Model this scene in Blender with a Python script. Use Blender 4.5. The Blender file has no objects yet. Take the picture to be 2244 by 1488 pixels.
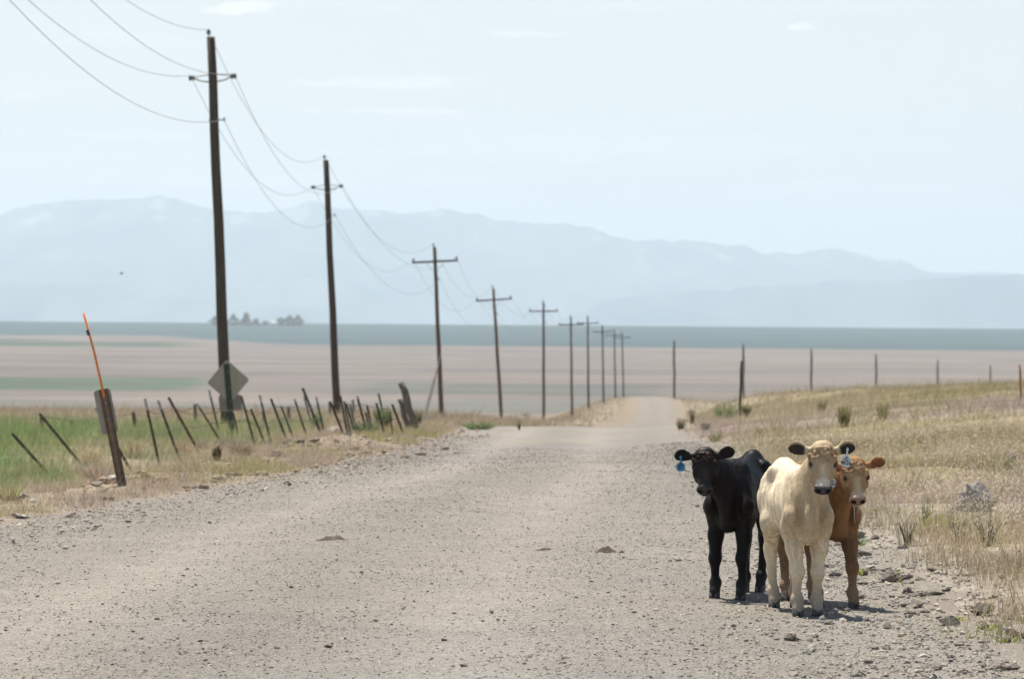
import bpy, math, random
import numpy as np
from mathutils import Vector, Matrix

rng = np.random.default_rng(7)
random.seed(7)
R = math.radians
scene = bpy.context.scene
col = scene.collection

# ------------------------------------------------------------------ camera, sky, sun, exposure
EYE = 1.775                      # eye height above the road, metres
LENS = 150.0
F = LENS / 36.0 * 2244.0         # focal length in photograph pixels
PITCH = math.atan(54.0 / F)
ROLL = R(0.43)

cam_d = bpy.data.cameras.new('camera')
cam = bpy.data.objects.new('camera', cam_d)
col.objects.link(cam)
cam_d.lens = LENS
cam_d.sensor_width = 36.0
cam_d.clip_start = 0.5
cam_d.clip_end = 90000
cam.location = (0, 0, EYE)
RMAT = (Matrix.Rotation(-PITCH, 3, 'X') @ Matrix.Rotation(R(90), 3, 'X') @ Matrix.Rotation(ROLL, 3, 'Z'))
cam.rotation_euler = RMAT.to_euler()
cam_d.dof.use_dof = True
cam_d.dof.focus_distance = 25.4
cam_d.dof.aperture_fstop = 7.5
scene.camera = cam

SUN_EL = R(69.5)
SUN_H = Vector((-0.54, 0.84)).normalized()
SUN_V = Vector((SUN_H.x * math.cos(SUN_EL), SUN_H.y * math.cos(SUN_EL), math.sin(SUN_EL)))
SUN_ROT = math.atan2(SUN_H.x, SUN_H.y)

world = bpy.data.worlds.new('World')
scene.world = world
world.use_nodes = True
wn, wl = world.node_tree.nodes, world.node_tree.links
wn.clear()
sky_n = wn.new('ShaderNodeTexSky')
sky_n.sky_type = 'NISHITA'
sky_n.sun_disc = False
sky_n.sun_elevation = SUN_EL
sky_n.sun_rotation = SUN_ROT
sky_n.altitude = 1400
sky_n.air_density = 1.6
sky_n.dust_density = 0.6
sky_n.ozone_density = 2.5
tc = wn.new('ShaderNodeTexCoord')
mp = wn.new('ShaderNodeMapping'); mp.inputs['Scale'].default_value = (9, 9, 95); mp.inputs['Location'].default_value = (3.2, 1.0, 0.4)
cn = wn.new('ShaderNodeTexNoise'); cn.inputs['Scale'].default_value = 1.0; cn.inputs['Detail'].default_value = 6; cn.inputs['Roughness'].default_value = 0.55
cr = wn.new('ShaderNodeValToRGB'); cr.color_ramp.elements[0].position = 0.54; cr.color_ramp.elements[1].position = 0.74
cr.color_ramp.elements[1].color = (0.55, 0.55, 0.55, 1)
sx = wn.new('ShaderNodeSeparateXYZ'); wl.new(tc.outputs['Generated'], sx.inputs[0])
def wmath(op, a, b=None, c=None):
    n_ = wn.new('ShaderNodeMath'); n_.operation = op
    for k_, v_ in enumerate((a, b, c)):
        if v_ is None: continue
        if isinstance(v_, (int, float)): n_.inputs[k_].default_value = v_
        else: wl.new(v_, n_.inputs[k_])
    return n_.outputs[0]
az = wmath('ARCTAN2', sx.outputs['X'], sx.outputs['Y']); elv = sx.outputs['Z']
fine = wn.new('ShaderNodeTexNoise'); fine.inputs['Scale'].default_value = 1.0; fine.inputs['Detail'].default_value = 8; fine.inputs['Roughness'].default_value = 0.6
mpf = wn.new('ShaderNodeMapping'); mpf.inputs['Scale'].default_value = (95, 95, 330)
wl.new(tc.outputs['Generated'], mpf.inputs['Vector']); wl.new(mpf.outputs['Vector'], fine.inputs['Vector'])
def cloud(px, py, wpx, hpx, k):
    """a small fair weather cloud low over the horizon"""
    a0, e0 = math.atan2(px - 1122, F), (690 + (px - 1122) * 0.0075 - py) / F
    du = wmath('DIVIDE', wmath('SUBTRACT', az, a0), wpx / 2 / F); dv = wmath('DIVIDE', wmath('SUBTRACT', elv, e0), hpx / 2 / F)
    # flat foot, billowing top
    dv = wmath('ADD', dv, wmath('MULTIPLY', wmath('LESS_THAN', dv, 0.0), dv))
    r2 = wmath('ADD', wmath('MULTIPLY', du, du), wmath('MULTIPLY', dv, dv))
    v = wmath('SUBTRACT', wmath('ADD', -0.75, wmath('MULTIPLY', fine.outputs['Fac'], 3.9)), r2)
    n_ = wn.new('ShaderNodeMapRange'); n_.interpolation_type = 'SMOOTHSTEP'; n_.inputs['From Min'].default_value = 0.25; n_.inputs['From Max'].default_value = 1.25; n_.inputs['To Max'].default_value = k
    wl.new(v, n_.inputs['Value']); return n_.outputs['Result']
veil = wn.new('ShaderNodeMapRange'); veil.interpolation_type = 'SMOOTHSTEP'
veil.inputs['From Min'].default_value = 0.30; veil.inputs['From Max'].default_value = 0.0; veil.inputs['To Min'].default_value = 0.0; veil.inputs['To Max'].default_value = 0.85
wl.new(elv, veil.inputs['Value'])
cm = wmath('MULTIPLY', cr.outputs['Color'], 0.6)
for cl_ in ((500, 26, 190, 40, 0.9), (540, 12, 110, 34, 0.8), (1752, 64, 90, 30, 0.9), (1150, 76, 230, 26, 0.5), (850, 185, 460, 44, 0.6), (840, 245, 480, 26, 0.6), (40, 214, 130, 20, 0.5), (240, 80, 180, 20, 0.35), (2140, 0, 180, 12, 0.6), (1260, 330, 1100, 120, 0.4), (600, 400, 1300, 70, 0.35), (300, 300, 500, 40, 0.3), (1800, 420, 900, 60, 0.35)):
    cm = wmath('MAXIMUM', cm, cloud(*cl_))
mx = wn.new('ShaderNodeMix'); mx.data_type = 'RGBA'
mx.inputs[7].default_value = (12.4, 12.2, 12.2, 1)
bg = wn.new('ShaderNodeBackground'); bg.inputs['Strength'].default_value = 0.054
wo = wn.new('ShaderNodeOutputWorld')
wl.new(tc.outputs['Generated'], mp.inputs['Vector']); wl.new(mp.outputs['Vector'], cn.inputs['Vector'])
wl.new(cn.outputs['Fac'], cr.inputs['Fac']); wl.new(cm, mx.inputs[0])
vm = wn.new('ShaderNodeMix'); vm.data_type = 'RGBA'; vm.inputs[7].default_value = (9.9, 10.3, 10.6, 1)
wl.new(veil.outputs['Result'], vm.inputs[0]); wl.new(sky_n.outputs['Color'], vm.inputs[6]); wl.new(vm.outputs[2], mx.inputs[6]); wl.new(mx.outputs[2], bg.inputs['Color'])
wl.new(bg.outputs['Background'], wo.inputs['Surface'])

sun_d = bpy.data.lights.new('sun', 'SUN')
sun_d.energy = 5.0
sun_d.angle = R(0.53)
sun_d.color = (1.0, 0.95, 0.86)
sun = bpy.data.objects.new('sun', sun_d)
sun.rotation_euler = SUN_V.to_track_quat('Z', 'Y').to_euler()
sun.location = (-30, 20, 60)
col.objects.link(sun)

scene.view_settings.view_transform = 'Standard'
scene.view_settings.look = 'None'
scene.view_settings.gamma = 1.0
scene.view_settings.use_curve_mapping = False
scene.view_settings.exposure = 0.72
scene.render.engine = 'CYCLES'
scene.cycles.use_denoising = True
scene.cycles.max_bounces = 8
scene.cycles.diffuse_bounces = 3
scene.cycles.transparent_max_bounces = 8
scene.cycles.volume_bounces = 3

# ------------------------------------------------------------------ helpers
RM = np.array(RMAT)

def P(px, py, D):
    """the world point at distance D along +Y that the photograph shows at pixel px, py"""
    v = RM @ np.array([(px - 1122.0) / F, -(py - 744.0) / F, -1.0])
    v = v * (D / v[1])
    return np.array([v[0], D, EYE + v[2]])

def proj(p):
    v = RM.T @ (np.array(p) - np.array([0, 0, EYE]))
    return 1122 + F * v[0] / -v[2], 744 - F * v[1] / -v[2]

def sstep(a, b, x):
    t = np.clip((x - a) / (b - a), 0, 1)
    return t * t * (3 - 2 * t)

class Curve:
    """smooth monotone curve through knots"""
    def __init__(s, pts):
        a = np.array(pts, float)
        s.x, s.y = a[:, 0], a[:, 1]
        h = np.diff(s.x); d = np.diff(s.y) / h
        m = np.zeros(len(s.x)); m[0], m[-1] = d[0], d[-1]
        for i in range(1, len(s.x) - 1):
            if d[i - 1] * d[i] > 0:
                w1, w2 = 2 * h[i] + h[i - 1], h[i] + 2 * h[i - 1]
                m[i] = (w1 + w2) / (w1 / d[i - 1] + w2 / d[i])
        s.m = m
    def __call__(s, x):
        x = np.clip(np.asarray(x, float), s.x[0], s.x[-1])
        i = np.clip(np.searchsorted(s.x, x) - 1, 0, len(s.x) - 2)
        h = s.x[i + 1] - s.x[i]; t = (x - s.x[i]) / h
        return ((1 + 2 * t) * (1 - t) ** 2 * s.y[i] + t * (1 - t) ** 2 * h * s.m[i]
                + t * t * (3 - 2 * t) * s.y[i + 1] + t * t * (t - 1) * h * s.m[i + 1])

def hash2(ix, iy, seed):
    n = (ix.astype(np.int64) * 374761393 + iy.astype(np.int64) * 668265263 + seed * 982451653) & 0x7fffffff
    n = ((n ^ (n >> 13)) * 1274126177) & 0x7fffffff
    n = (n ^ (n >> 16)) & 0xffff
    return n / 65535.0

def vnoise(x, y, seed=0):
    x = np.asarray(x, float); y = np.asarray(y, float)
    ix, iy = np.floor(x), np.floor(y)
    fx, fy = x - ix, y - iy
    fx = fx * fx * (3 - 2 * fx); fy = fy * fy * (3 - 2 * fy)
    a, b = hash2(ix, iy, seed), hash2(ix + 1, iy, seed)
    c, d = hash2(ix, iy + 1, seed), hash2(ix + 1, iy + 1, seed)
    return (a * (1 - fx) + b * fx) * (1 - fy) + (c * (1 - fx) + d * fx) * fy

def fbm(x, y, seed=0, octv=4, gain=0.5):
    s = 0; a = 1; t = 0
    for o in range(octv):
        s = s + a * vnoise(x * 2 ** o + 17.3 * o, y * 2 ** o - 9.1 * o, seed + o * 31); t += a; a *= gain
    return s / t

def tag(o, label=None, cat=None, group=None, kind=None):
    if label: o['label'] = label
    if cat: o['category'] = cat
    if group: o['group'] = group
    if kind: o['kind'] = kind
    return o

def mesh_np(name, verts, faces, mat=None, parent=None, colors=None, smooth=False, loc=None):
    """faces: (n,3) or (n,4) int array, or a list of such arrays"""
    verts = np.asarray(verts, np.float32)
    if not isinstance(faces, (list, tuple)): faces = [faces]
    faces = [np.asarray(f, np.int32) for f in faces if len(f)]
    me = bpy.data.meshes.new(name)
    me.vertices.add(len(verts)); me.vertices.foreach_set('co', verts.ravel())
    nl = sum(f.size for f in faces); nf = sum(len(f) for f in faces)
    me.loops.add(nl); me.polygons.add(nf)
    me.loops.foreach_set('vertex_index', np.concatenate([f.ravel() for f in faces]))
    tot = np.concatenate([np.full(len(f), f.shape[1], np.int32) for f in faces])
    st = np.zeros(nf, np.int32); st[1:] = np.cumsum(tot)[:-1]
    me.polygons.foreach_set('loop_start', st)
    me.polygons.foreach_set('use_smooth', np.full(nf, smooth, bool))
    if colors is not None:
        c = np.ones((len(verts), 4), np.float32); c[:, :3] = colors
        at = me.color_attributes.new('Col', 'FLOAT_COLOR', 'POINT'); at.data.foreach_set('color', c.ravel())
    me.update(calc_edges=True)
    me.validate()
    o = bpy.data.objects.new(name, me)
    if mat is not None: me.materials.append(mat)
    if parent is not None: o.parent = parent
    if loc is not None: o.location = loc
    col.objects.link(o)
    return o

def empty(name, loc, rz=0.0):
    o = bpy.data.objects.new(name, None)
    o.location = [float(v) for v in loc]; o.rotation_euler = (0, 0, rz); o.empty_display_size = 0.2
    col.objects.link(o)
    return o

class MB:
    """collects boxes, tubes and lathes; build() links them as one mesh object"""
    def __init__(s): s.v = []; s.f4 = []; s.f3 = []; s.n = 0
    def add(s, v, q=(), t=()):
        v = np.asarray(v, float).reshape(-1, 3)
        for f in q: s.f4.append([i + s.n for i in f])
        for f in t: s.f3.append([i + s.n for i in f])
        s.v.append(v); s.n += len(v)
    def tube(s, pts, radii, seg=8, cap=True, sq=None):
        pts = [np.asarray(p, float) for p in pts]
        if np.isscalar(radii): radii = [radii] * len(pts)
        rings = []
        up = None
        for i, p in enumerate(pts):
            d = (pts[min(i + 1, len(pts) - 1)] - pts[max(i - 1, 0)]); d = d / (np.linalg.norm(d) + 1e-12)
            if up is None:
                up = np.array([0, 0, 1.0]) if abs(d[2]) < 0.9 else np.array([0, 1.0, 0])
            a = np.cross(d, up); a /= np.linalg.norm(a); b = np.cross(a, d); up = b
            ang = np.arange(seg) * 2 * math.pi / seg
            rings.append(p + radii[i] * (np.cos(ang)[:, None] * a + np.sin(ang)[:, None] * b))
        q = []; t = []
        for i in range(len(pts) - 1):
            for k in range(seg):
                k2 = (k + 1) % seg
                q.append((i * seg + k, i * seg + k2, (i + 1) * seg + k2, (i + 1) * seg + k))
        v = np.concatenate(rings)
        if cap:
            v = np.concatenate([v, [pts[0], pts[-1]]]); n = len(v)
            for k in range(seg):
                k2 = (k + 1) % seg
                t.append((k2, k, n - 2)); t.append(((len(pts) - 1) * seg + k, (len(pts) - 1) * seg + k2, n - 1))
        s.add(v, q, t)
    def box(s, c, size, rot=None):
        v = np.array([[x, y, z] for x in (-.5, .5) for y in (-.5, .5) for z in (-.5, .5)]) * np.array(size)
        if rot is not None: v = v @ np.array(rot).T
        s.add(v + np.array(c), [(0, 1, 3, 2), (4, 6, 7, 5), (0, 4, 5, 1), (2, 3, 7, 6), (0, 2, 6, 4), (1, 5, 7, 3)])
    def prism(s, outline, axis_pts, frame):
        """outline (n,2) extruded between the two points axis_pts in frame (a,b)"""
        o = np.asarray(outline, float); n = len(o)
        a, b = np.array(frame[0]), np.array(frame[1])
        ring = o[:, :1] * a + o[:, 1:] * b
        v = np.concatenate([ring + np.array(axis_pts[0]), ring + np.array(axis_pts[1]), [axis_pts[0]], [axis_pts[1]]])
        q = [(k, (k + 1) % n, n + (k + 1) % n, n + k) for k in range(n)]
        t = [((k + 1) % n, k, 2 * n) for k in range(n)] + [(n + k, n + (k + 1) % n, 2 * n + 1) for k in range(n)]
        s.add(v, q, t)
    def build(s, name, mat, parent=None, smooth=False, colors=None):
        fs = []
        if s.f4: fs.append(np.array(s.f4))
        if s.f3: fs.append(np.array(s.f3))
        return mesh_np(name, np.concatenate(s.v), fs, mat, parent, colors, smooth)

# ------------------------------------------------------------------ materials
def new_mat(name):
    m = bpy.data.materials.new(name); m.use_nodes = True
    n = m.node_tree.nodes
    return m, n, m.node_tree.links, n['Principled BSDF']

def mat_noise(name, c1, c2, scale=8, rough=0.8, bump=0.0, spec=0.3, stretch=None, detail=5, metallic=0.0, obj_rand=0.0, bdist=0.01):
    m, n, l, b = new_mat(name)
    tcn = n.new('ShaderNodeTexCoord')
    mpn = n.new('ShaderNodeMapping')
    if stretch: mpn.inputs['Scale'].default_value = stretch
    no = n.new('ShaderNodeTexNoise'); no.inputs['Scale'].default_value = scale; no.inputs['Detail'].default_value = detail
    ra = n.new('ShaderNodeValToRGB'); ra.color_ramp.elements[0].position = 0.32; ra.color_ramp.elements[1].position = 0.68
    ra.color_ramp.elements[0].color = (*c1, 1); ra.color_ramp.elements[1].color = (*c2, 1)
    l.new(tcn.outputs['Object'], mpn.inputs['Vector']); l.new(mpn.outputs['Vector'], no.inputs['Vector'])
    l.new(no.outputs['Fac'], ra.inputs['Fac'])
    out = ra.outputs['Color']
    if obj_rand:
        oi = n.new('ShaderNodeObjectInfo'); mr = n.new('ShaderNodeMapRange')
        mr.inputs['To Min'].default_value = 1 - obj_rand; mr.inputs['To Max'].default_value = 1 + obj_rand
        mm = n.new('ShaderNodeMix'); mm.data_type = 'RGBA'; mm.blend_type = 'MULTIPLY'; mm.inputs[0].default_value = 1
        l.new(oi.outputs['Random'], mr.inputs['Value']); l.new(out, mm.inputs[6]); l.new(mr.outputs['Result'], mm.inputs[7])
        out = mm.outputs[2]
    l.new(out, b.inputs['Base Color'])
    b.inputs['Roughness'].default_value = rough; b.inputs['Specular IOR Level'].default_value = spec
    b.inputs['Metallic'].default_value = metallic
    if bump:
        bp = n.new('ShaderNodeBump'); bp.inputs['Strength'].default_value = bump; bp.inputs['Distance'].default_value = bdist
        l.new(no.outputs['Fac'], bp.inputs['Height']); l.new(bp.outputs['Normal'], b.inputs['Normal'])
    return m

def mat_attr(name, rough=0.85, spec=0.2, translucent=0.0, noise=None, bump=None, sheen=0.0):
    """base colour from the mesh's own colour attribute, broken up by fine noise"""
    m, n, l, b = new_mat(name)
    at = n.new('ShaderNodeAttribute'); at.attribute_name = 'Col'
    out = at.outputs['Color']
    tcn = n.new('ShaderNodeTexCoord')
    if noise:
        for (sc_, lo, hi, det) in noise:
            no = n.new('ShaderNodeTexNoise'); no.inputs['Scale'].default_value = sc_; no.inputs['Detail'].default_value = det
            l.new(tcn.outputs['Object'], no.inputs['Vector'])
            mr = n.new('ShaderNodeMapRange'); mr.inputs['From Min'].default_value = 0.3; mr.inputs['From Max'].default_value = 0.7
            mr.inputs['To Min'].default_value = lo; mr.inputs['To Max'].default_value = hi
            l.new(no.outputs['Fac'], mr.inputs['Value'])
            mm = n.new('ShaderNodeMix'); mm.data_type = 'RGBA'; mm.blend_type = 'MULTIPLY'; mm.inputs[0].default_value = 1
            l.new(out, mm.inputs[6]); l.new(mr.outputs['Result'], mm.inputs[7]); out = mm.outputs[2]
    l.new(out, b.inputs['Base Color'])
    b.inputs['Roughness'].default_value = rough; b.inputs['Specular IOR Level'].default_value = spec
    if sheen:
        b.inputs['Sheen Weight'].default_value = sheen; b.inputs['Sheen Roughness'].default_value = 0.4
    if bump:
        prev = None
        for (sc_, st, dist, det) in bump:
            no = n.new('ShaderNodeTexNoise'); no.inputs['Scale'].default_value = sc_; no.inputs['Detail'].default_value = det
            l.new(tcn.outputs['Object'], no.inputs['Vector'])
            bp = n.new('ShaderNodeBump'); bp.inputs['Strength'].default_value = st; bp.inputs['Distance'].default_value = dist
            l.new(no.outputs['Fac'], bp.inputs['Height'])
            if prev: l.new(prev.outputs['Normal'], bp.inputs['Normal'])
            prev = bp
        l.new(prev.outputs['Normal'], b.inputs['Normal'])
    if translucent:
        tr = n.new('ShaderNodeBsdfTranslucent'); l.new(out, tr.inputs['Color'])
        ms = n.new('ShaderNodeMixShader'); ms.inputs[0].default_value = translucent
        l.new(b.outputs['BSDF'], ms.inputs[1]); l.new(tr.outputs['BSDF'], ms.inputs[2])
        l.new(ms.outputs['Shader'], n['Material Output'].inputs['Surface'])
    return m

M = {}
M['ground'] = mat_attr('ground soil', 0.95, 0.1, noise=[(3.0, 0.8, 1.2, 6), (26, 0.72, 1.28, 6)], bump=[(9, 0.7, 0.05, 6), (60, 0.6, 0.012, 3)])
M['road'] = mat_attr('gravel road', 0.95, 0.12, noise=[(1.3, 0.93, 1.07, 4), (22, 0.84, 1.16, 6), (70, 0.62, 1.38, 3)], bump=[(24, 0.9, 0.03, 5), (75, 1.0, 0.022, 3)])
M['grass'] = mat_attr('grass blades', 0.6, 0.25, translucent=0.42)
M['hair'] = mat_attr('calf hair', 0.6, 0.12, translucent=0.3)
M['stone'] = mat_attr('gravel stones', 0.9, 0.2)
M['rock'] = mat_noise('weathered basalt rock', (0.135, 0.115, 0.098), (0.29, 0.252, 0.215), scale=7, rough=0.92, bump=0.6, spec=0.15, obj_rand=0.35, detail=8, bdist=0.03)
M['rust_stake'] = mat_noise('rusty orange stake paint', (0.26, 0.10, 0.055), (0.36, 0.15, 0.08), scale=9, rough=0.8)
M['pale_rock'] = mat_noise('pale grey boulder stone', (0.24, 0.22, 0.20), (0.42, 0.39, 0.355), scale=5, rough=0.95, bump=0.5, spec=0.1, detail=8, bdist=0.03)
M['wood'] = mat_noise('creosoted pole wood', (0.040, 0.030, 0.024), (0.088, 0.064, 0.048), scale=6, rough=0.8, bump=0.5, stretch=(6, 6, 0.35), obj_rand=0.2)
M['wood_brown'] = mat_noise('brown weathered pole wood', (0.085, 0.055, 0.036), (0.16, 0.105, 0.066), scale=6, rough=0.85, bump=0.5, stretch=(6, 6, 0.35), obj_rand=0.15)
M['wood_grey'] = mat_noise('grey weathered post wood', (0.085, 0.070, 0.060), (0.17, 0.145, 0.125), scale=9, rough=0.9, bump=0.6, stretch=(6, 6, 0.4), obj_rand=0.15)
M['insul'] = mat_noise('dark glazed porcelain', (0.04, 0.04, 0.05), (0.09, 0.085, 0.085), scale=5, rough=0.25, spec=0.5)
M['steel_arm'] = mat_noise('grey fibreglass arm', (0.22, 0.22, 0.22), (0.32, 0.32, 0.31), scale=20, rough=0.6)
M['wire'] = mat_noise('dull aluminium wire', (0.20, 0.21, 0.22), (0.28, 0.28, 0.29), scale=3, rough=0.5, metallic=0.3)
M['tpost'] = mat_noise('dark green steel post', (0.030, 0.034, 0.026), (0.080, 0.072, 0.055), scale=14, rough=0.7, bump=0.2, obj_rand=0.35)
M['tpost_rust'] = mat_noise('rusty steel post', (0.060, 0.032, 0.020), (0.12, 0.066, 0.040), scale=14, rough=0.8, bump=0.2, obj_rand=0.25)
M['tip'] = mat_noise('chalky white post paint', (0.26, 0.265, 0.27), (0.38, 0.38, 0.38), scale=18, rough=0.8)
M['barb'] = mat_noise('rusted barbed wire', (0.07, 0.05, 0.04), (0.14, 0.11, 0.09), scale=30, rough=0.8)
M['sign_back'] = mat_noise('bare aluminium sign back', (0.27, 0.243, 0.208), (0.335, 0.305, 0.265), scale=5, rough=0.7, metallic=0.0, detail=7)
M['sign_dark'] = mat_noise('dull aluminium plate back', (0.17, 0.158, 0.14), (0.215, 0.2, 0.18), scale=5, rough=0.7, metallic=0.0)
M['sign_front'] = mat_noise('yellow sign face', (0.62, 0.42, 0.03), (0.70, 0.48, 0.05), scale=6, rough=0.4)
M['sign_post'] = mat_noise('green steel sign post', (0.020, 0.034, 0.024), (0.036, 0.052, 0.038), scale=12, rough=0.6)
M['marker_post'] = mat_noise('brown perforated steel channel', (0.095, 0.062, 0.040), (0.16, 0.11, 0.075), scale=12, rough=0.7, bump=0.2)
M['hole'] = mat_noise('dark hole edge', (0.012, 0.010, 0.008), (0.02, 0.016, 0.012), scale=9)
M['orange'] = mat_noise('faded orange fibreglass rod', (0.60, 0.17, 0.035), (0.70, 0.24, 0.06), scale=9, rough=0.5)
M['band'] = mat_noise('dark blue tape', (0.02, 0.05, 0.11), (0.04, 0.08, 0.16), scale=20, rough=0.5)
M['dung'] = mat_noise('dried cow dung', (0.035, 0.026, 0.018), (0.12, 0.09, 0.06), scale=22, rough=0.95, bump=0.8, detail=8, bdist=0.02)
M['eye'] = mat_noise('dark wet eye', (0.006, 0.005, 0.005), (0.012, 0.009, 0.008), scale=9, rough=0.08, spec=0.6)
M['hoof'] = mat_noise('grey horn hoof', (0.045, 0.045, 0.047), (0.11, 0.105, 0.10), scale=20, rough=0.5, stretch=(1, 1, 3))
M['tag_white'] = mat_noise('pale plastic ear tag', (0.56, 0.63, 0.68), (0.62, 0.68, 0.72), scale=10, rough=0.4)
M['tag_blue'] = mat_noise('blue plastic ear tag', (0.045, 0.22, 0.40), (0.06, 0.26, 0.45), scale=10, rough=0.4)
M['ink'] = mat_noise('black tag ink', (0.015, 0.016, 0.03), (0.02, 0.02, 0.035), scale=10, rough=0.6)
M['far_tree'] = mat_noise('poplar leaves', (0.012, 0.030, 0.022), (0.03, 0.06, 0.035), scale=0.5, rough=0.9)
M['bark'] = mat_noise('grey bark', (0.09, 0.075, 0.06), (0.15, 0.125, 0.10), scale=2, rough=0.9)
M['white_wall'] = mat_noise('white painted boards', (0.74, 0.74, 0.72), (0.82, 0.82, 0.80), scale=2, rough=0.7)
M['roof'] = mat_noise('pale metal roof', (0.45, 0.46, 0.47), (0.55, 0.56, 0.57), scale=2, rough=0.5)
M['glass'] = mat_noise('dark window glass', (0.02, 0.025, 0.03), (0.03, 0.035, 0.04), scale=2, rough=0.1)
M['mountain'] = mat_attr('mountain rock and snow', 1.0, 0.05)
M['bird'] = mat_noise('dark feathers', (0.02, 0.018, 0.016), (0.045, 0.04, 0.035), scale=9)

# ------------------------------------------------------------------ terrain heights
def zpx(D, py, px=1122):
    return P(px, py, D)[2]

HI = [(1000, EYE - 24), (1300, EYE - 28), (4000, EYE - 28), (5500, EYE - 22.5), (7000, zpx(7000, 713)), (9000, EYE - 25), (12000, EYE - 42), (36000, EYE - 70)]
Z_ROAD = Curve([(-400, 0), (0, 0), (20, 0), (45, 0), (60, zpx(60, 1005)), (80, zpx(80, 971)), (100, zpx(100, 953)), (122, zpx(122, 941)), (135, zpx(135, 938)),
                (180, EYE - 5.15), (240, zpx(240, 941)), (320, zpx(320, 921)), (420, zpx(420, 900)), (560, zpx(560, 879)), (720, zpx(720, 868)), (850, EYE - 17.0)] + HI)
Z_LEFT = Curve([(-400, -0.1), (0, -0.1), (35, -0.12), (48, zpx(48, 1120, 20)), (60, zpx(60, 1048, 110)), (76, zpx(76, 992, 438)), (93, zpx(93, 965, 645)),
                (117, zpx(117, 936, 500)), (176, zpx(176, 916, 740)), (230, zpx(230, 906, 300)), (265, zpx(265, 904, 200)), (350, EYE - 9.5), (500, EYE - 15)] + HI)
Z_HILL = Curve([(-400, 0.15), (0, 0.15), (25, 0.17), (60, 0.22), (90, 0.10), (120, EYE - 1.90), (150, EYE - 2.62), (180, EYE - 3.35), (230, EYE - 5.3),
                (300, EYE - 8.4), (400, EYE - 10.8), (560, EYE - 11.9), (700, EYE - 15)] + HI)
W_HILL = Curve([(0, 5), (25, 5), (60, 6.5), (100, 9.5), (120, 10), (150, 6), (180, 4.2), (230, 3.5), (560, 12), (1300, 60)])
W_LEFT = Curve([(0, 5), (35, 5), (60, 3.4), (110, 3.4), (180, 8), (250, 11), (400, 15), (560, 18), (1300, 60)])
ROAD_L = Curve([(-400, -5.4), (0, -5.4), (20, -5.1), (35, -4.15), (43, -2.95), (49, -2.25), (61, -1.85), (86, -1.42), (100, -1.40), (125, -1.7), (180, 1.2), (240, 4.4), (320, 8.2), (560, 15.2), (720, 20.5), (1300, 43)])
ROAD_R = Curve([(-400, 2.4), (0, 2.4), (22, 2.45), (30, 2.5), (50, 2.75), (77, 3.15), (98, 3.75), (125, 5.1), (180, 6.6), (240, 9.2), (320, 13.6), (560, 21.8), (720, 26.5), (1300, 50)])
BERM = Curve([(0, 0), (34, 0.0), (45, 0.08), (60, 0.15), (90, 0.20), (115, 0.13), (130, 0.0), (400, 0)])
BASE_CUT = 0.05

def edge_wobble(D, seed):
    return (fbm(D * 0.55, D * 0 + 3.7, seed, 3) - 0.5) * 0.75 + sstep(130, 260, D) * (fbm(D * 0.045, D * 0 + 1.7, seed + 3, 3) - 0.5) * 3.0

def ground(X, D, rough=True):
    X = np.asarray(X, float); D = np.asarray(D, float)
    l, r = ROAD_L(D), ROAD_R(D)
    sl, sr = l - X, X - r
    zr = Z_ROAD(D)
    z = zr + sstep(-0.3, 1, sr / W_HILL(D)) * (Z_HILL(D) - zr) * (sr > -0.3 * W_HILL(D))
    tl = sstep(0.0, 1, sl / W_LEFT(D))
    z = np.where(sl > 0, zr + tl * (Z_LEFT(D) - zr), z)
    z = z + BERM(D) * np.exp(-((sl - 1.5) / 0.95) ** 2) * (0.6 + 0.8 * vnoise(X * 1.1, D * 0.9, 5))
    if rough:
        out = np.clip(np.maximum(sl, sr) / 1.2, 0, 1)
        near = np.clip(1.3 - D / 400, 0.12, 1)
        z = z + out * near * ((fbm(X * 0.5, D * 0.35, 11, 4) - 0.5) * 0.22 + (fbm(X * 3.1, D * 2.3, 12, 3) - 0.5) * 0.07)
        far = sstep(900, 2500, D)
        z = z + far * (fbm(X / 700, D / 420, 13, 3) - 0.5) * 4.0 * (1 - sstep(5200, 6500, D))
    return z

def road_height(X, D):
    l, r = ROAD_L(D), ROAD_R(D)
    t = np.clip((X - l) / (r - l), 0, 1)
    crown = 0.05 * (1 - (2 * t - 1) ** 2)
    lane = -0.018 * (np.exp(-((t - 0.30) / 0.07) ** 2) + np.exp(-((t - 0.62) / 0.07) ** 2)) * (D < 140)
    k = np.clip(2 - D / 90, 0, 1)
    nz = (fbm(X * 1.2, D * 0.8, 21, 3) - 0.5) * 0.035 + k * (fbm(X * 9, D * 7, 22, 3) - 0.5) * 0.020
    return Z_ROAD(D) + (crown + lane + nz) * np.clip(np.minimum(t, 1 - t) / 0.06, 0, 1)

def surf(X, D):
    l, r = ROAD_L(D), ROAD_R(D)
    on = (X > l - 0.1) & (X < r + 0.1)
    return np.where(on, np.maximum(road_height(X, D), ground(X, D) + 0.008), ground(X, D))

def hit(px, py, d0=18.0, d1=1300.0):
    """where the sight line through pixel px, py first meets the ground"""
    D = np.geomspace(d0, d1, 3000)
    v = RM @ np.array([(px - 1122.0) / F, -(py - 744.0) / F, -1.0]); v = v / v[1]
    X, Z = v[0] * D, EYE + v[2] * D
    g = surf(X, D)
    k = np.argmax(Z <= g)
    if Z[k] > g[k]: k = np.argmin(Z - g)
    return np.array([X[k], D[k], g[k]])

# coloured land: patches (X, D, radius X, radius D, colour, strength)
SOIL = np.array([0.205, 0.168, 0.136])
STRAW = np.array([0.385, 0.312, 0.208]); PINK = np.array([0.375, 0.298, 0.264]); OLIVE = np.array([0.245, 0.225, 0.098])
GREEN = np.array([0.15, 0.235, 0.08]); DULLGREEN = np.array([0.22, 0.245, 0.10])

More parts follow.
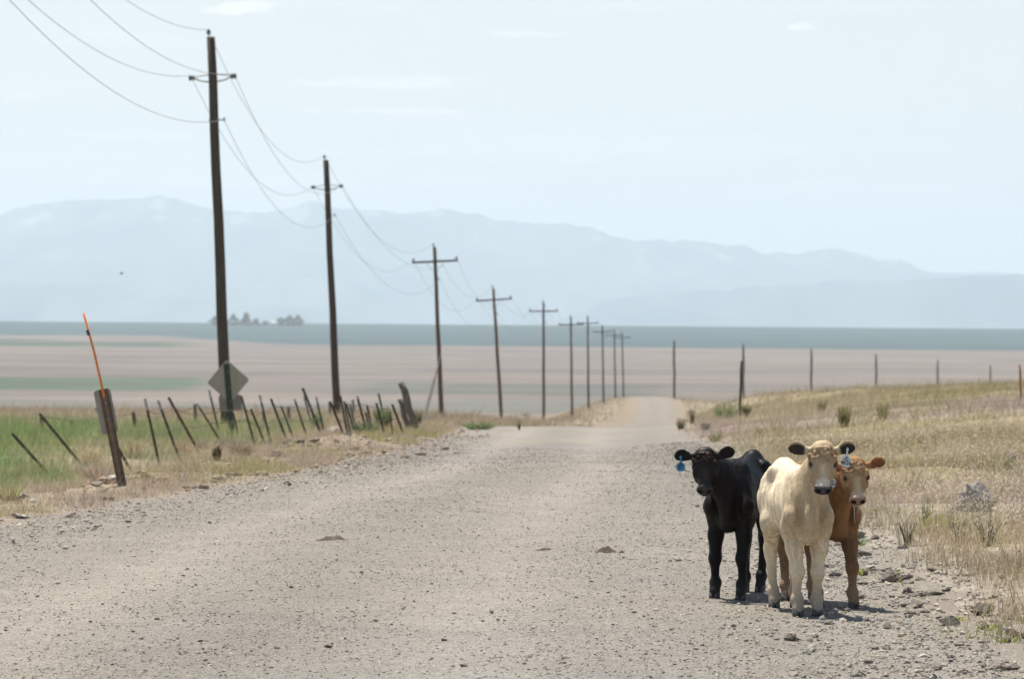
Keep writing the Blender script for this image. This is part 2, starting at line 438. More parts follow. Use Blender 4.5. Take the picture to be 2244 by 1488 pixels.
def patch(x, y, x0, x1, y0, y1, soft=0.25):
    """soft box mask on the ground"""
    sx, sy = (x1 - x0) * soft, (y1 - y0) * soft
    return sstep(x0 - sx, x0 + sx, x) * (1 - sstep(x1 - sx, x1 + sx, x)) * sstep(y0 - sy, y0 + sy, y) * (1 - sstep(y1 - sy, y1 + sy, y))

def land_colour(X, D):
    """the colour of what grows at a place (grass blades and the thatch under them)"""
    X = np.asarray(X, float); D = np.asarray(D, float)
    sl, sr = ROAD_L(D) - X, X - ROAD_R(D)
    n1 = fbm(X * 0.30, D * 0.16, 41, 4); n2 = fbm(X * 0.8, D * 0.5, 42, 3); n3 = fbm(X * 0.12, D * 0.05, 43, 3)
    # right hand hillside
    c = STRAW + (PINK - STRAW) * sstep(0.38, 0.62, n1)[..., None]
    og = sstep(0.42, 0.62, n2 * 0.5 + n3 * 0.5 + 0.10 * patch(D, sr, 36, 75, 0.5, 4.5) - 0.06 * (sr < 1.2) - 0.14 * (D < 34) + 0.05 * (D > 95))
    c = c + (OLIVE - c) * (0.75 * og)[..., None]
    c = c * (0.74 + 0.52 * fbm(X * 0.55, D * 0.28, 45, 3))[..., None]
    # left hand field
    cl = STRAW * 0.95 + (PINK - STRAW) * sstep(0.45, 0.7, n2)[..., None]
    gm = sstep(2.8, 4.4, sl + (n2 - 0.5) * 2.4) * (1 - sstep(112, 142, D + (n1 - .5) * 60)) * sstep(40, 47, D)
    gm = gm * (0.15 + 0.85 * sstep(0.45, 0.57, n2 * 0.55 + n1 * 0.45 + 0.06 * (X < -7)))
    gcol = GREEN + (DULLGREEN - GREEN) * sstep(0.4, 0.65, n1)[..., None]
    cl = cl + (gcol - cl) * gm[..., None]
    lime = sstep(0.60, 0.72, fbm(X * 0.9, D * 0.35, 47, 2)) * (sl < 2.2) * (D > 45)
    cl = cl + (np.array([0.26, 0.29, 0.07]) - cl) * (0.6 * lime)[..., None]
    far = sstep(150, 200, D)
    cl = cl + (np.array([0.27, 0.22, 0.15]) - cl) * (far * 0.7)[..., None]
    return np.where((sl > -1)[..., None], cl, c)

def plain_colour(X, D):
    """fields and sagebrush flats of the valley floor"""
    X = np.asarray(X, float); D = np.asarray(D, float)
    w = (fbm(X / 420, D / 300, 61, 4) - 0.5)
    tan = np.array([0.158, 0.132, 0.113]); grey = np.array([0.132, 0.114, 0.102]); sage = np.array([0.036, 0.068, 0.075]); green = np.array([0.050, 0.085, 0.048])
    c = tan + (grey - tan) * sstep(0.42, 0.62, fbm(X / 260, D / 150, 62, 4))[..., None]
    c = c + (np.array([0.178, 0.143, 0.125]) - c) * (0.5 * sstep(0.5, 0.7, fbm(X / 180, D / 90, 66, 3)))[..., None]
    edge = 3650 + 900 * sstep(-250, -450, X / (D / 4000) ) * 0 + w * 500
    w2 = (fbm(X / 90, D / 140, 67, 3) - 0.5)
    def band(py0, py1, x0, x1, soft, cc, k):
        d1 = 28 * F / (py0 - 690.0); d0 = 28 * F / (py1 - 690.0)
        px = 1122 + F * X / D
        m = sstep(d0 * (1 - soft), d0 * (1 + soft), D + (w * 0.22 + w2 * .08) * d0) * (1 - sstep(d1 * (1 - soft), d1 * (1 + soft), D + (w * 0.22 + w2 * .08) * d1))
        e = 60
        m = m * sstep(x0 - e, x0 + e, px + w * 160) * (1 - sstep(x1 - e, x1 + e, px + w * 160))
        return (cc - c) * (m * k)[..., None]
    c = c + band(837, 863, -900, 420, 0.012, green, 0.8)
    c = c + band(884, 910, -900, 1500, 0.02, np.array([0.078, 0.090, 0.082]), 0.6)
    c = c + band(850, 872, 760, 1420, 0.012, np.array([0.078, 0.090, 0.078]), 0.6)
    c = c + band(815, 826, 860, 1420, 0.008, np.array([0.101, 0.090, 0.094]), 0.6)
    c = c + band(838, 850, 560, 900, 0.008, np.array([0.125, 0.109, 0.109]), 0.5)
    c = c + band(752, 764, -2000, 420, 0.010, np.array([0.043, 0.070, 0.047]), 0.8)
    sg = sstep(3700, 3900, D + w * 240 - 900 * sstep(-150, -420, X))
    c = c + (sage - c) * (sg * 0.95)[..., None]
    c = c * (1 + 0.5 * (fbm(X / 60, D / 55, 68, 3) - 0.5) + 0.35 * (fbm(X / 240, D / 40, 69, 3) - 0.5))[..., None]
    return c

# ------------------------------------------------------------------ the ground sheet, the road, the far hills
def build_ground():
    d = [-200, -80, -20, 0, 6, 10]
    x = 13.0
    while x < 1300: d.append(x); x *= 1.0075
    while x < 9000: d.append(x); x *= 1.009
    while x < 33000: d.append(x); x *= 1.06
    d.append(33000)
    d = np.array(d)
    ui = np.linspace(-0.135, 0.135, 190)
    uo = 0.135 * np.geomspace(1.03, 6.5, 22)
    u = np.concatenate([-uo[::-1], ui, uo])
    S = np.abs(d) + 30 * np.exp(-np.abs(d) / 400) + 2
    X = u[None, :] * S[:, None]; D = np.repeat(d[:, None], len(u), 1)
    Z = ground(X, D)
    sl, sr = ROAD_L(D) - X, X - ROAD_R(D)
    inside = sstep(0.1, 0.7, np.minimum(-sl, -sr)) * (D < 1250)
    Z = Z - inside * (BASE_CUT + D * 0.0006)
    near = land_colour(X, D)
    soil = SOIL * (0.85 + 0.3 * fbm(X * 1.3, D * 0.7, 51, 3))[..., None]
    c = near * 0.66 + soil * 0.28
    bare = 1 - sstep(0.2, 1.6, np.minimum(np.maximum(sl, sr), 3))
    c = c + (soil - c) * (bare * 0.8)[..., None]
    vg = (1 - sstep(0.3, 1.3, sr)) * (sr > -1) * (D < 70)
    c = c + (np.array([0.245, 0.212, 0.176]) * (0.85 + 0.3 * fbm(X * 2.3, D * 1.2, 52, 3))[..., None] - c) * (vg * 0.85)[..., None]
    cliff = BERM(D) / 0.16 * np.exp(-((sl - 1.4) / 1.1) ** 2)
    c = c + (np.array([0.225, 0.178, 0.135]) - c) * np.clip(cliff * 0.8, 0, 0.9)[..., None]
    t = sstep(600, 1100, D)
    c = c + (plain_colour(X, D) - c) * t[..., None]
    nr, nc = X.shape
    i = np.arange(nr * nc).reshape(nr, nc)
    q = np.stack([i[:-1, :-1], i[:-1, 1:], i[1:, 1:], i[1:, :-1]], -1).reshape(-1, 4)
    o = mesh_np('ground', np.stack([X, D, Z], -1).reshape(-1, 3), q, M['ground'], None, c.reshape(-1, 3), True)
    tag(o, kind='structure')

def build_road():
    d = [-60, -30, -10, 0, 6, 10]
    x = 13.0
    while x < 45: d.append(x); x += 0.06
    while x < 150: d.append(x); x *= 1.004
    while x < 1150: d.append(x); x *= 1.012
    d = np.array(d)
    t = np.concatenate([[-0.02, 0.0], np.linspace(0.012, 0.988, 118), [1.0, 1.02]])
    l = ROAD_L(d) - 0.10 + edge_wobble(d, 31) * 0.7; r = ROAD_R(d) + 0.25 + edge_wobble(d, 32)
    X = l[:, None] + (r - l)[:, None] * t[None, :]; D = np.repeat(d[:, None], len(t), 1)
    Z = np.maximum(road_height(X, D), ground(X, D) + 0.008) 
    edge = np.minimum(t, 1 - t)
    Z[:, edge < -0.001] -= 0.10
    Z[:, np.abs(edge) < 0.001] -= 0.012
    base = np.array([0.258, 0.231, 0.198])
    n = fbm(X * 0.7, D * 0.22, 23, 4)
    c = base * (0.90 + 0.20 * n)[..., None]
    grey = sstep(0.45, 0.65, fbm(X * 0.35, D * 0.09, 24, 3))
    c = c + (np.array([0.228, 0.216, 0.200]) - c) * (0.6 * grey)[..., None]
    lane = np.exp(-((t - 0.30) / 0.06) ** 2) + np.exp(-((t - 0.62) / 0.06) ** 2)
    c = c * (1 + 0.13 * lane - 0.06 * np.exp(-((t - 0.46) / 0.05) ** 2) - 0.05 * np.exp(-((t - 0.84) / 0.06) ** 2))[None, :, None]
    ed = 1 - sstep(0.0, 0.08, np.minimum(t, 1 - t))
    c = c + (np.array([0.25, 0.21, 0.168]) - c) * (0.7 * ed)[None, :, None]
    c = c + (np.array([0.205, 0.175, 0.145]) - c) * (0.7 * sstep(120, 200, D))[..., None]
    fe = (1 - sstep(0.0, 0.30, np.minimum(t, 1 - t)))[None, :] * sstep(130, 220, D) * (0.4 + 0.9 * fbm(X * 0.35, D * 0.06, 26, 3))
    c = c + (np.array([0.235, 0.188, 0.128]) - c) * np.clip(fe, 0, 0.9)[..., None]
    nr, nc = X.shape
    i = np.arange(nr * nc).reshape(nr, nc)
    q = np.stack([i[:-1, :-1], i[:-1, 1:], i[1:, 1:], i[1:, :-1]], -1).reshape(-1, 4)
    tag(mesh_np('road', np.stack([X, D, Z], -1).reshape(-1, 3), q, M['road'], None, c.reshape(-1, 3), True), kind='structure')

RIDGE = [(-900, 500), (-500, 480), (-200, 474), (0, 467), (60, 450), (140, 440), (200, 436), (310, 434), (345, 427), (375, 432), (420, 445), (470, 460), (530, 462), (600, 465), (640, 455), (685, 441),
         (720, 455), (800, 460), (870, 466), (930, 463), (960, 457), (1000, 462), (1045, 468), (1060, 475), (1090, 483), (1160, 487), (1230, 490), (1300, 500), (1340, 520),
         (1400, 530), (1440, 525), (1500, 525), (1560, 530), (1640, 540), (1670, 553), (1750, 555), (1800, 544), (1850, 547), (1920, 565), (1965, 565), (2030, 595),
         (2110, 598), (2180, 598), (2244, 605), (2500, 625), (3200, 660)]
FOOT = [(-900, 590), (-300, 600), (0, 612), (60, 624), (250, 624), (290, 641), (450, 652), (600, 668), (760, 690), (900, 716), (1150, 716), (1280, 690), (1330, 656), (1480, 642), (1600, 634), (1720, 624),
        (1850, 615), (2000, 612), (2244, 600), (2600, 600), (3200, 610)]

def build_range(name, ridge, Dr, d0, d1, nrow, seed, snow):
    px = np.linspace(-800, 3050, 620)
    rz = np.array(ridge, float)
    py = np.interp(px, rz[:, 0], rz[:, 1]) 
    py = py + (fbm(px / 30, px * 0, seed, 5, 0.6) - 0.5) * 13
    top = np.array([P(a, b, Dr)[2] for a, b in zip(px, py)])
    u = (px - 1122) / F
    d = np.concatenate([np.linspace(d0, Dr, nrow), np.linspace(Dr + (d1 - Dr) / 6, d1, 6)])
    D = np.repeat(d[:, None], len(px), 1); X = u[None, :] * Dr + 0 * D
    base = -90.0
    t = np.where(D <= Dr, (D - d0) / (Dr - d0), 1 - (D - Dr) / (d1 - Dr) * 0.7)
    spur = fbm(X / 900, D / 2600, seed + 3, 4)
    prof = np.clip(t, 0, 1) ** (0.75 + 1.3 * spur) 
    prof = np.where(D == Dr, 1, prof)
    Z = base + (top[None, :] - base) * prof + (fbm(X / 420, D / 700, seed + 5, 4) - 0.5) * 330 * prof * (1 - prof) * 3
    c = np.array([0.06, 0.10, 0.135]) + 0.13 * (fbm(X / 260, D / 1100, seed + 7, 4) - 0.5)[..., None]
    if snow:
        s = sstep(0.66, 0.70, fbm(X / 130, D / 420, seed + 9, 3)) * sstep(0.72, 0.85, prof)
        c = c + (np.array([0.85, 0.86, 0.88]) - c) * (s * 0.20)[..., None]
    nr, nc = X.shape
    i = np.arange(nr * nc).reshape(nr, nc)
    q = np.stack([i[:-1, :-1], i[:-1, 1:], i[1:, 1:], i[1:, :-1]], -1).reshape(-1, 4)
    tag(mesh_np(name, np.stack([X, D, Z], -1).reshape(-1, 3), q, M['mountain'], None, c.reshape(-1, 3), True), kind='structure')

build_ground()
build_road()
build_range('mountains', RIDGE, 27000, 21500, 31000, 46, 71, True)
build_range('foothills', FOOT, 21000, 18500, 23500, 20, 81, False)

HAZE_DENSITY = 0.68e-4
def build_haze():
    mb = MB(); mb.box((0, 15500, 355), (70000, 38000, 890))
    o = mb.build('haze', None)
    m = bpy.data.materials.new('valley haze'); m.use_nodes = True
    n, l = m.node_tree.nodes, m.node_tree.links
    n.clear()
    v = n.new('ShaderNodeVolumePrincipled'); out = n.new('ShaderNodeOutputMaterial')
    v.inputs['Color'].default_value = (0.803, 0.905, 0.978, 1); v.inputs['Density'].default_value = HAZE_DENSITY; v.inputs['Anisotropy'].default_value = 0.35
    l.new(v.outputs['Volume'], out.inputs['Volume'])
    o.data.materials.append(m)
    tag(o, kind='stuff')
build_haze()

# ------------------------------------------------------------------ utility poles and their wires
POLES = [(117, (499, 935), (462, 80), 'thin'), (176, (741, 916), (714, 350), 'thin'), (252, (969, 931), (952, 541), 'cross'), (322, (1101, 936), (1081, 632), 'cross'),
         (406, (1192, 908), (1191, 662), 'cross'), (467, (1254, 903), (1251, 694), 'cross'), (550, (1290, 876), (1288, 694), 'cross'), (613, (1323, 873), (1320, 714), 'cross'),
         (682, (1349, 868), (1346, 723), 'cross'), (726, (1367, 866), (1363, 729), 'cross')]
POLE_LABELS = ['tallest dark utility pole, nearest the camera, rising behind the diamond sign', 'dark utility pole with thin side arms, second along the line, rising beside the fence',
               'brown utility pole with wooden crossarm and braced by an angled guy wire', 'utility pole with crossarm standing beyond the road crest above the green weeds',
               'utility pole with crossarm, fifth along the line, leaning least', 'utility pole at the roadside whose crossarm seems to touch the next one',
               'utility pole just right of the pole whose crossarm seems to touch it', 'small far utility pole, third from the end of the line', 'small far utility pole, second to last of the line',
               'farthest and shortest utility pole at the end of the line']
ATT = []          # wire attachment points of each pole: top, left, right, neutral

def insulator_mb(mb, p, h=0.16, r=0.07):
    p = np.array(p)
    prof = [(0, .35), (.18, .35), (.2, 1.0), (.38, .95), (.42, .55), (.52, .55), (.55, .9), (.74, .85), (.78, .5), (1, .42)]
    mb.tube([p + np.array([0, 0, t * h]) for t, _ in prof], [r * k for _, k in prof], 10)

def make_pole(base, top, style, label, r0, r1, mat, k):
    root = empty('utility_pole', base)
    tag(root, label, 'utility pole', 'utility poles along the road')
    b = np.array([0, 0, -0.6]); t = np.array(top) - np.array(base)
    ax = t / np.linalg.norm(t); H = np.linalg.norm(t)
    mb = MB()
    n = 9
    pts = [b * (1 - i / n) + t * (i / n) + np.array([math.sin(i * 1.7 + k) * 0.012, math.cos(i * 2.3 + k) * 0.012, 0]) * (0 < i < n) for i in range(n + 1)]
    mb.tube(pts, [r0 + (r1 - r0) * i / n for i in range(n + 1)], 14)
    mb.build('pole', mat, root, True)
    along = np.array([0.045, 1.0, 0]); along /= np.linalg.norm(along)
    side = np.cross(along, [0, 0, 1.0]); side -= ax * side.dot(ax); side /= np.linalg.norm(side)
    face = -along
    att = []
    # top pin insulator
    m1 = MB(); off = -side * 0.06
    m1.tube([t + off - ax * 0.35, t + off + ax * 0.06], 0.018, 6); m1.build('pin', M['steel_arm'], root)
    m2 = MB(); insulator_mb(m2, t + off + ax * 0.06); m2.build('insulator', M['insul'], root, True)
    att.append(t + off + ax * 0.2)
    if style == 'thin':
        for s in (-1, 1):
            y = t - ax * 1.13
            m = MB()
            m.tube([y + side * s * 0.10 - ax * 0.10, y + side * s * 0.34 - ax * 0.06, y + side * s * 0.52 + ax * 0.02], [0.028, 0.022, 0.02], 7)
            m.tube([y + side * s * 0.10 + ax * 0.10, y + side * s * 0.5 + ax * 0.05], [0.018, 0.014], 6)
            m.build('arm', M['steel_arm'], root)
            mi = MB()
            for q, rr in ((0.52, 0.03), (0.55, 0.075), (0.60, 0.075), (0.62, 0.04), (0.65, 0.08), (0.69, 0.08), (0.71, 0.03)): pass
            mi.tube([y + side * s * q + ax * 0.03 for q in (0.50, 0.52, 0.56, 0.57, 0.59, 0.60, 0.64, 0.66)], [0.03, 0.08, 0.08, 0.045, 0.045, 0.085, 0.08, 0.03], 10)
            mi.build('insulator', M['insul'], root, True)
            att.append(y + side * s * 0.60 + ax * 0.10)
        y = t - ax * 2.28
        m = MB(); m.tube([y - side * 0.16, y + side * 0.26], 0.02, 6); m.box(y + side * 0.27, (0.05, 0.05, 0.11)); m.build('bracket', M['steel_arm'], root)
        att.append(y + side * 0.27)
    else:
        y = t - ax * 0.86 + face * (r1 + 0.055)
        m = MB()
        m.prism([(-.05, -.06), (.05, -.06), (.05, .06), (-.05, .06)], (y - side * 1.36, y + side * 1.36), (face, ax))
        m.build('crossarm', M['wood'], root)
        for s in (-1, 1):
            m = MB(); m.tube([y + side * s * 0.55 - ax * 0.05 + face * 0.055, y - ax * 0.62 + side * s * 0.04], 0.014, 5); m.build('brace', M['steel_arm'], root)
            mi = MB(); insulator_mb(mi, y + side * s * 1.27 + ax * 0.06, 0.2, 0.075); mi.build('insulator', M['insul'], root, True)
            att.append(y + side * s * 1.27 + ax * 0.24)
        y = t - ax * 1.9 + side * (r1 + 0.07)
        m = MB(); m.box(y, (0.12, 0.06, 0.10)); m.build('bracket', M['steel_arm'], root)
        att.append(y + side * 0.08)
    ATT.append([np.array(base) + a for a in att])

make_pole((-9.25, 60, float(ground(-9.25, 60))), (-9.55, 60.1, EYE + 9.3), 'thin', 'utility pole carrying the wires in from outside the left edge', 0.165, 0.115, M['wood'], 99)
for k, (D, bp, tp, st) in enumerate(POLES):
    base = P(*bp, D); base[2] = float(ground(base[0], D)) - 0.05
    top = P(*tp, D)
    make_pole(base, top, st, POLE_LABELS[k], 0.165 if st == 'thin' else 0.15, 0.115 if st == 'thin' else 0.10, M['wood'] if k < 2 or k > 5 else M['wood_brown'], k)

WIRE_LABELS = ['topmost wire strung between the pole top pins', 'left hand wire strung between the outer arm insulators', 'right hand wire strung between the outer arm insulators', 'lowest neutral wire strung along the pole brackets']
for j in range(4):
    mb = MB()
    for a, b in zip(ATT[:-1], ATT[1:]):
        p, q = a[j], b[j]
        L = np.linalg.norm(q - p)
        if L < 5: continue
        sag = 1.5 * (L / 59) ** 2 if L < 62 else 1.9
        n = 26
        pts = [p + (q - p) * (i / n) - np.array([0, 0, 4 * sag * (i / n) * (1 - i / n)]) for i in range(n + 1)]
        mb.tube(pts, 0.0075, 5, False)
    tag(mb.build('power_line', M['wire'], None, True), WIRE_LABELS[j], 'wire', 'wires along the utility poles')

# the guy wire that braces the third pole
def guy():
    lo = hit(927, 927); D = lo[1]
    root = empty('guy_wire', lo)
    tag(root, 'slanting guy wire with dark guard beside the brown utility pole', 'guy wire')
    hi = P(970, 762, 251.0)
    v = hi - lo
    def at(t): return v * t
    m = MB(); m.tube([at(-0.01), at(1.0)], 0.012, 5); m.build('cable', M['wire'], root)
    e = P(950, 842, D + (251 - D) * 0.5) - lo; tt = np.linalg.norm(e) / np.linalg.norm(v)
    m = MB(); m.tube([at(0.0), at(tt)], [0.07, 0.075], 8); m.build('guard', M['wood'], root)
    m = MB(); m.tube([at(tt), at(tt * 1.35)], [0.055, 0.05], 8); m.build('sleeve', M['tpost_rust'], root)
guy()

# ------------------------------------------------------------------ the old wire fence on the left
TP = [(-.004, -.022), (.004, -.022), (.004, -.004), (.030, -.004), (.030, .004), (.004, .004), (.004, .022), (-.004, .022)]
def tpost(base, top, mat, parent, width=1.0, tip=0.0, round_post=False, name='fence_post'):
    base, top = np.array(base), np.array(top)
    v = top - base; L = np.linalg.norm(v); ax = v / L
    low = base - ax * 0.25
    mb = MB()
    end = base + v * (1 - tip)
    if round_post:
        n = 5
        pts = [low + (end - low) * i / n for i in range(n + 1)]
        mb.tube(pts, [width * (1.05, 1.0, 0.97, 1.02, 0.94, 0.85)[i] for i in range(n + 1)], 10)
    else:
        side = np.cross(ax, [0, 1.0, 0]); side /= np.linalg.norm(side); fr = np.cross(side, ax)
        o = np.array(TP) * width
        c = ax
        mb.prism([(b, a) for a, b in o], (low, end), (side, fr))
        n = int(L / 0.07)
        for i in range(1, n):
            mb.box(base + v * (i / n) * (1 - tip) + fr * -0.006 * width, (0.012 * width, 0.012, 0.018))
    org = parent.location if parent else Vector((0, 0, 0))
    vv = [np.asarray(x) - np.array(org) for x in mb.v]; mb.v = vv
    o = mb.build(name, mat, parent)
    if tip:
        m2 = MB()
        side = np.cross(ax, [0, 1.0, 0]); side /= np.linalg.norm(side); fr = np.cross(side, ax)
        m2.prism([(b, a) for a, b in np.array(TP) * width * 1.04], (end, top), (side, fr))
        m2.v = [np.asarray(x) - np.array(org) for x in m2.v]
        m2.build('post_tip', M['tip'], o)
    return o

FENCE = [  # base px, top px, painted tip share, rusty, width
    (114, 1049, 28, 950, 0, 0, 1.5), (182, 1023, 89, 906, 0, 0, 1.5), (289, 1037, 209, 894, .08, 0, 1.4), (349, 1018, 320, 873, .22, 0, 1.4), (393, 1006, 346, 878, .2, 0, 1.4),
    (437, 994, 370, 871, 0, 1, 1.5), (490, 978, 433, 884, .1, 1, 1.2), (481, 953, 458, 855, .2, 0, 1.3), (522, 958, 513, 905, 0, 0, 1.2), (559, 978, 529, 868, 0, 0, 1.4), (581, 974, 551, 896, 0, 1, 1.4),
    (594, 973, 570, 865, .22, 0, 1.3), (629, 968, 594, 874, 0, 0, 1.5), (645, 966, 615, 891, 0, 0, 1.1), (673, 960, 646, 874, .1, 1, 1.2), (683, 932, 666, 867, .1, 0, 1.2), (704, 954, 663, 851, 0, 0, 1.8),
    (711, 953, 692, 871, .2, 0, 1.4), (752, 950, 723, 880, 0, 1, 1.3), (761, 950, 746, 867, 0, 1, 1.2), (767, 948, 753, 880, 0, 0, 1.2), (777, 948, 760, 884, 0, 0, 1.4), (781, 946, 766, 886, 0, 0, 1.1),
    (804, 950, 783, 868, .1, 1, 1.4), (812, 950, 802, 903, 0, 0, 1.2), (817, 950, 805, 887, 0, 0, 1.2), (842, 953, 825, 883, 0, 0, 1.3), (846, 936, 829, 863, 0, 0, 1.2), (861, 957, 855, 901, 0, 0, 1.0), (885, 953, 859, 886, 0, 1, 1.4)]
def fence():
    h0 = hit(437, 994)
    root = empty('wire_fence', h0)
    tag(root, 'old barbed wire fence of crooked leaning steel posts along the left roadside', 'fence')
    tops = []
    for (bx, by, tx, ty, tip, rust, w) in FENCE:
        b = hit(bx, by); t = P(tx, ty, b[1] + 0.0)
        t[1] += random.uniform(-.25, .25)
        tpost(b, t, M['tpost_rust'] if rust else M['tpost'], root, w * 0.66 * (1.0 + (b[1] - 60) / 200), tip * .8)
        tops.append((b, t))
    # slack barbed strands from post to post
    for frac, lab in ((0.82, None), (0.5, None)):
        mb = MB()
        sel = [tops[i] for i in (3, 4, 5, 6, 9, 10, 12, 14, 17, 18, 21, 23, 26, 29)]
        P0 = [b + (t - b) * (frac + random.uniform(-.07, .05)) for b, t in sel]
        for a, c in zip(P0[:-1], P0[1:]):
            n = 8; L = np.linalg.norm(c - a)
            if L > 14: continue
            mb.tube([a + (c - a) * i / n - np.array([0, 0, 4 * L * 0.007 * (i / n) * (1 - i / n)]) - np.array(root.location) for i in range(n + 1)], 0.008, 4, False)
        mb.build('strand', M['barb'], root)
fence()

def far_fence():
    posts = [(92, 942, 90, 908), (159, 941, 157, 922), (297, 944, 292, 903), (392, 926, 390, 905), (429, 929, 427, 886), (580, 934, 577, 902), (634, 926, 632, 891), (724, 917, 722, 880), (777, 914, 773, 876)]
    pts = []
    root = None
    for (bx, by, tx, ty) in posts:
        b = hit(bx, by); t = P(tx, ty, b[1])
        if root is None:
            root = empty('wire_fence', b)
            tag(root, 'faint second wire fence of short posts out in the green field', 'fence')
        tpost(b, t, M['wood_grey'], root, 0.045 + (b[1] - 90) * 0.0001, 0, True)
        pts.append((b, t))
    mb = MB()
    for (a0, a1), (c0, c1) in zip(pts[:-1], pts[1:]):
        a = a0 + (a1 - a0) * 0.9; c = c0 + (c1 - c0) * 0.9
        n = 8; L = np.linalg.norm(c - a)
        mb.tube([a + (c - a) * i / n - np.array([0, 0, 0.02 * L * (i / n) * (1 - i / n)]) - np.array(root.location) for i in range(n + 1)], 0.007, 4, False)
    mb.build('strand', M['barb'], root)
far_fence()

def lone_post(name, base, top, mat, r, label, cat='post', group=None, tip=None):
    root = empty(name, base); tag(root, label, cat, group)
    v = np.array(top) - np.array(base)
    n = 6
    mb = MB()
    jit = [np.array([math.sin(i * 2.1 + base[0]) * r * 0.25, 0, 0]) for i in range(n + 1)]
    mb.tube([v * (-0.12 + 1.12 * i / n) + jit[i] for i in range(n + 1)], [r * k for k in (1.1, 1.05, 1.0, 0.97, 1.0, 0.92, 0.86)], 10)
    mb.build('shaft', mat, root, True)
    m2 = MB(); m2.tube([v * 1.0 + jit[n], v * 1.012 + jit[n]], [r * 0.84, r * 0.55], 10); m2.build('cap', M[tip] if tip else mat, root)
    # a wire staple band round the shaft
    m3 = MB(); m3.tube([v * 0.78, v * 0.79], r * 1.15, 10); m3.build('band', M['barb'], root)
    return root

b = hit(911, 942); lone_post('wooden_post', b, P(880, 839, b[1]), M['wood_grey'], 0.085, 'thick weathered wooden post leaning left at the end of the fence', 'post')
b = hit(896, 944); lone_post('wooden_post', b, P(877, 875, b[1]), M['wood_grey'], 0.060, 'short weathered wooden post leaning against the thicker one', 'post')
b = hit(1621, 917)
lone_post('fence_post', b, P(1625, 792, b[1]), M['tpost'], 0.035, 'steel fence post with a reddish top standing on the grassy bank', 'post', tip='tpost_rust')
b = hit(2237, 877); lone_post('marker_stake', b, P(2235, 800, b[1]), M['rust_stake'], 0.024, 'thin rusty orange stake at the far right of the grassy hill', 'stake')
b = hit(1478, 873); lone_post('wooden_pole', b, P(1477, 748, b[1]), M['wood'], 0.19, 'dark bare pole standing where the far road ends', 'pole', 'bare poles beyond the grassy rise')
for (tx, ty, D, lab) in ((1629, 755, 560, 'faint grey bare pole right behind the steel fence post'), (1778, 765, 600, 'grey bare pole beyond the rise, directly above the cream calf'),
                         (1920, 778, 650, 'grey bare pole beyond the rise, in front of the dust puff'), (2055, 790, 700, 'pale grey bare pole beyond the rise, between two fainter ones'), (2170, 802, 760, 'faintest shortest bare pole beyond the rise, near the orange stake')):
    t = P(tx, ty, D); base = t.copy(); base[2] = float(ground(t[0], D)); base[0] += 0.06
    lone_post('wooden_pole', base, t, M['wood_grey'], 0.17, lab, 'pole', 'bare poles beyond the grassy rise')

# ------------------------------------------------------------------ the two signs on the left
def marker_sign():
    b = hit(268, 1066); D = b[1]
    root = empty('road_marker', b)
    tag(root, 'leaning brown steel road marker with a narrow plate and orange rod', 'road marker')
    def q(px, py, d=0.0): return P(px, py, D + d) - b
    top = q(226, 853)
    ax = top / np.linalg.norm(top); side = np.cross([0, -1.0, 0], ax) * -1; side /= np.linalg.norm(side)
    if side[0] < 0: side = -side
    back = np.cross(side, ax); 
    if back[1] > 0: back = -back          # towards the camera
    H = np.linalg.norm(top)
    # hat section channel
    w = 0.046
    out = [(-w, 0), (-w * .62, 0), (-w * .45, .022), (w * .45, .022), (w * .62, 0), (w, 0), (w, .006), (w * .66, .006), (w * .5, .028), (-w * .5, .028), (-w * .66, .006), (-w, .006)]
    mb = MB(); mb.prism(out, (-ax * 0.3, top), (side, back)); mb.build('channel_post', M['marker_post'], root)
    mh = MB()
    n = int(H / 0.0254)
    for i in range(2, n - 1):
        mh.tube([ax * (i * H / n) + back * 0.0275, ax * (i * H / n) + back * 0.0295], 0.0055, 6)
    mh.build('punched_holes', M['tip'], root)
    # plate, far side of the post, turned a little
    pc = q(233, 902) ; pa = ax
    ang = R(24); ps = side * math.cos(ang) + back * math.sin(ang) * -1
    def rrect(hw, hh, r=0.03):
        pts = []
        for cx_, cy_, a0 in ((hw - r, hh - r, 0), (-hw + r, hh - r, 90), (-hw + r, -hh + r, 180), (hw - r, -hh + r, 270)):
            for k in range(5): a = R(a0 + k * 22.5); pts.append((cx_ + r * math.cos(a), cy_ + r * math.sin(a)))
        return pts
    pn = np.cross(ps, pa); 
    if pn[1] > 0: pn = -pn
    hh = 98 / F * D / 2
    c = pc - pn * 0.012
    mb = MB(); mb.prism(rrect(0.090, hh), (c, c - pn * 0.003), (ps, pa)); mb.build('plate', M['sign_back'], root)
    mb = MB(); mb.prism(rrect(0.087, hh - 0.003), (c - pn * 0.0032, c - pn * 0.0042), (ps, pa)); mb.build('face', M['sign_front'], root)
    mb = MB()
    for s in (-.36, .36): mb.tube([c + pa * s * hh + pn * 0.0, c + pa * s * hh + pn * 0.05], 0.010, 6)
    mb.build('bolt', M['steel_arm'], root)
    a0, a1 = q(229, 870) + back * 0.03, q(184, 686) + back * 0.03
    mid = q(207, 772) + back * 0.03
    mb = MB(); mb.tube([a0, mid, a1], 0.0125, 8); mb.build('orange_rod', M['orange'], root, True)
    v = (a1 - mid)
    e = q(194, 729) + back * 0.03
    mb = MB(); mb.tube([e - v / np.linalg.norm(v) * 0.028, e + v / np.linalg.norm(v) * 0.028], 0.018, 8); mb.build('tape_band', M['band'], root)
marker_sign()

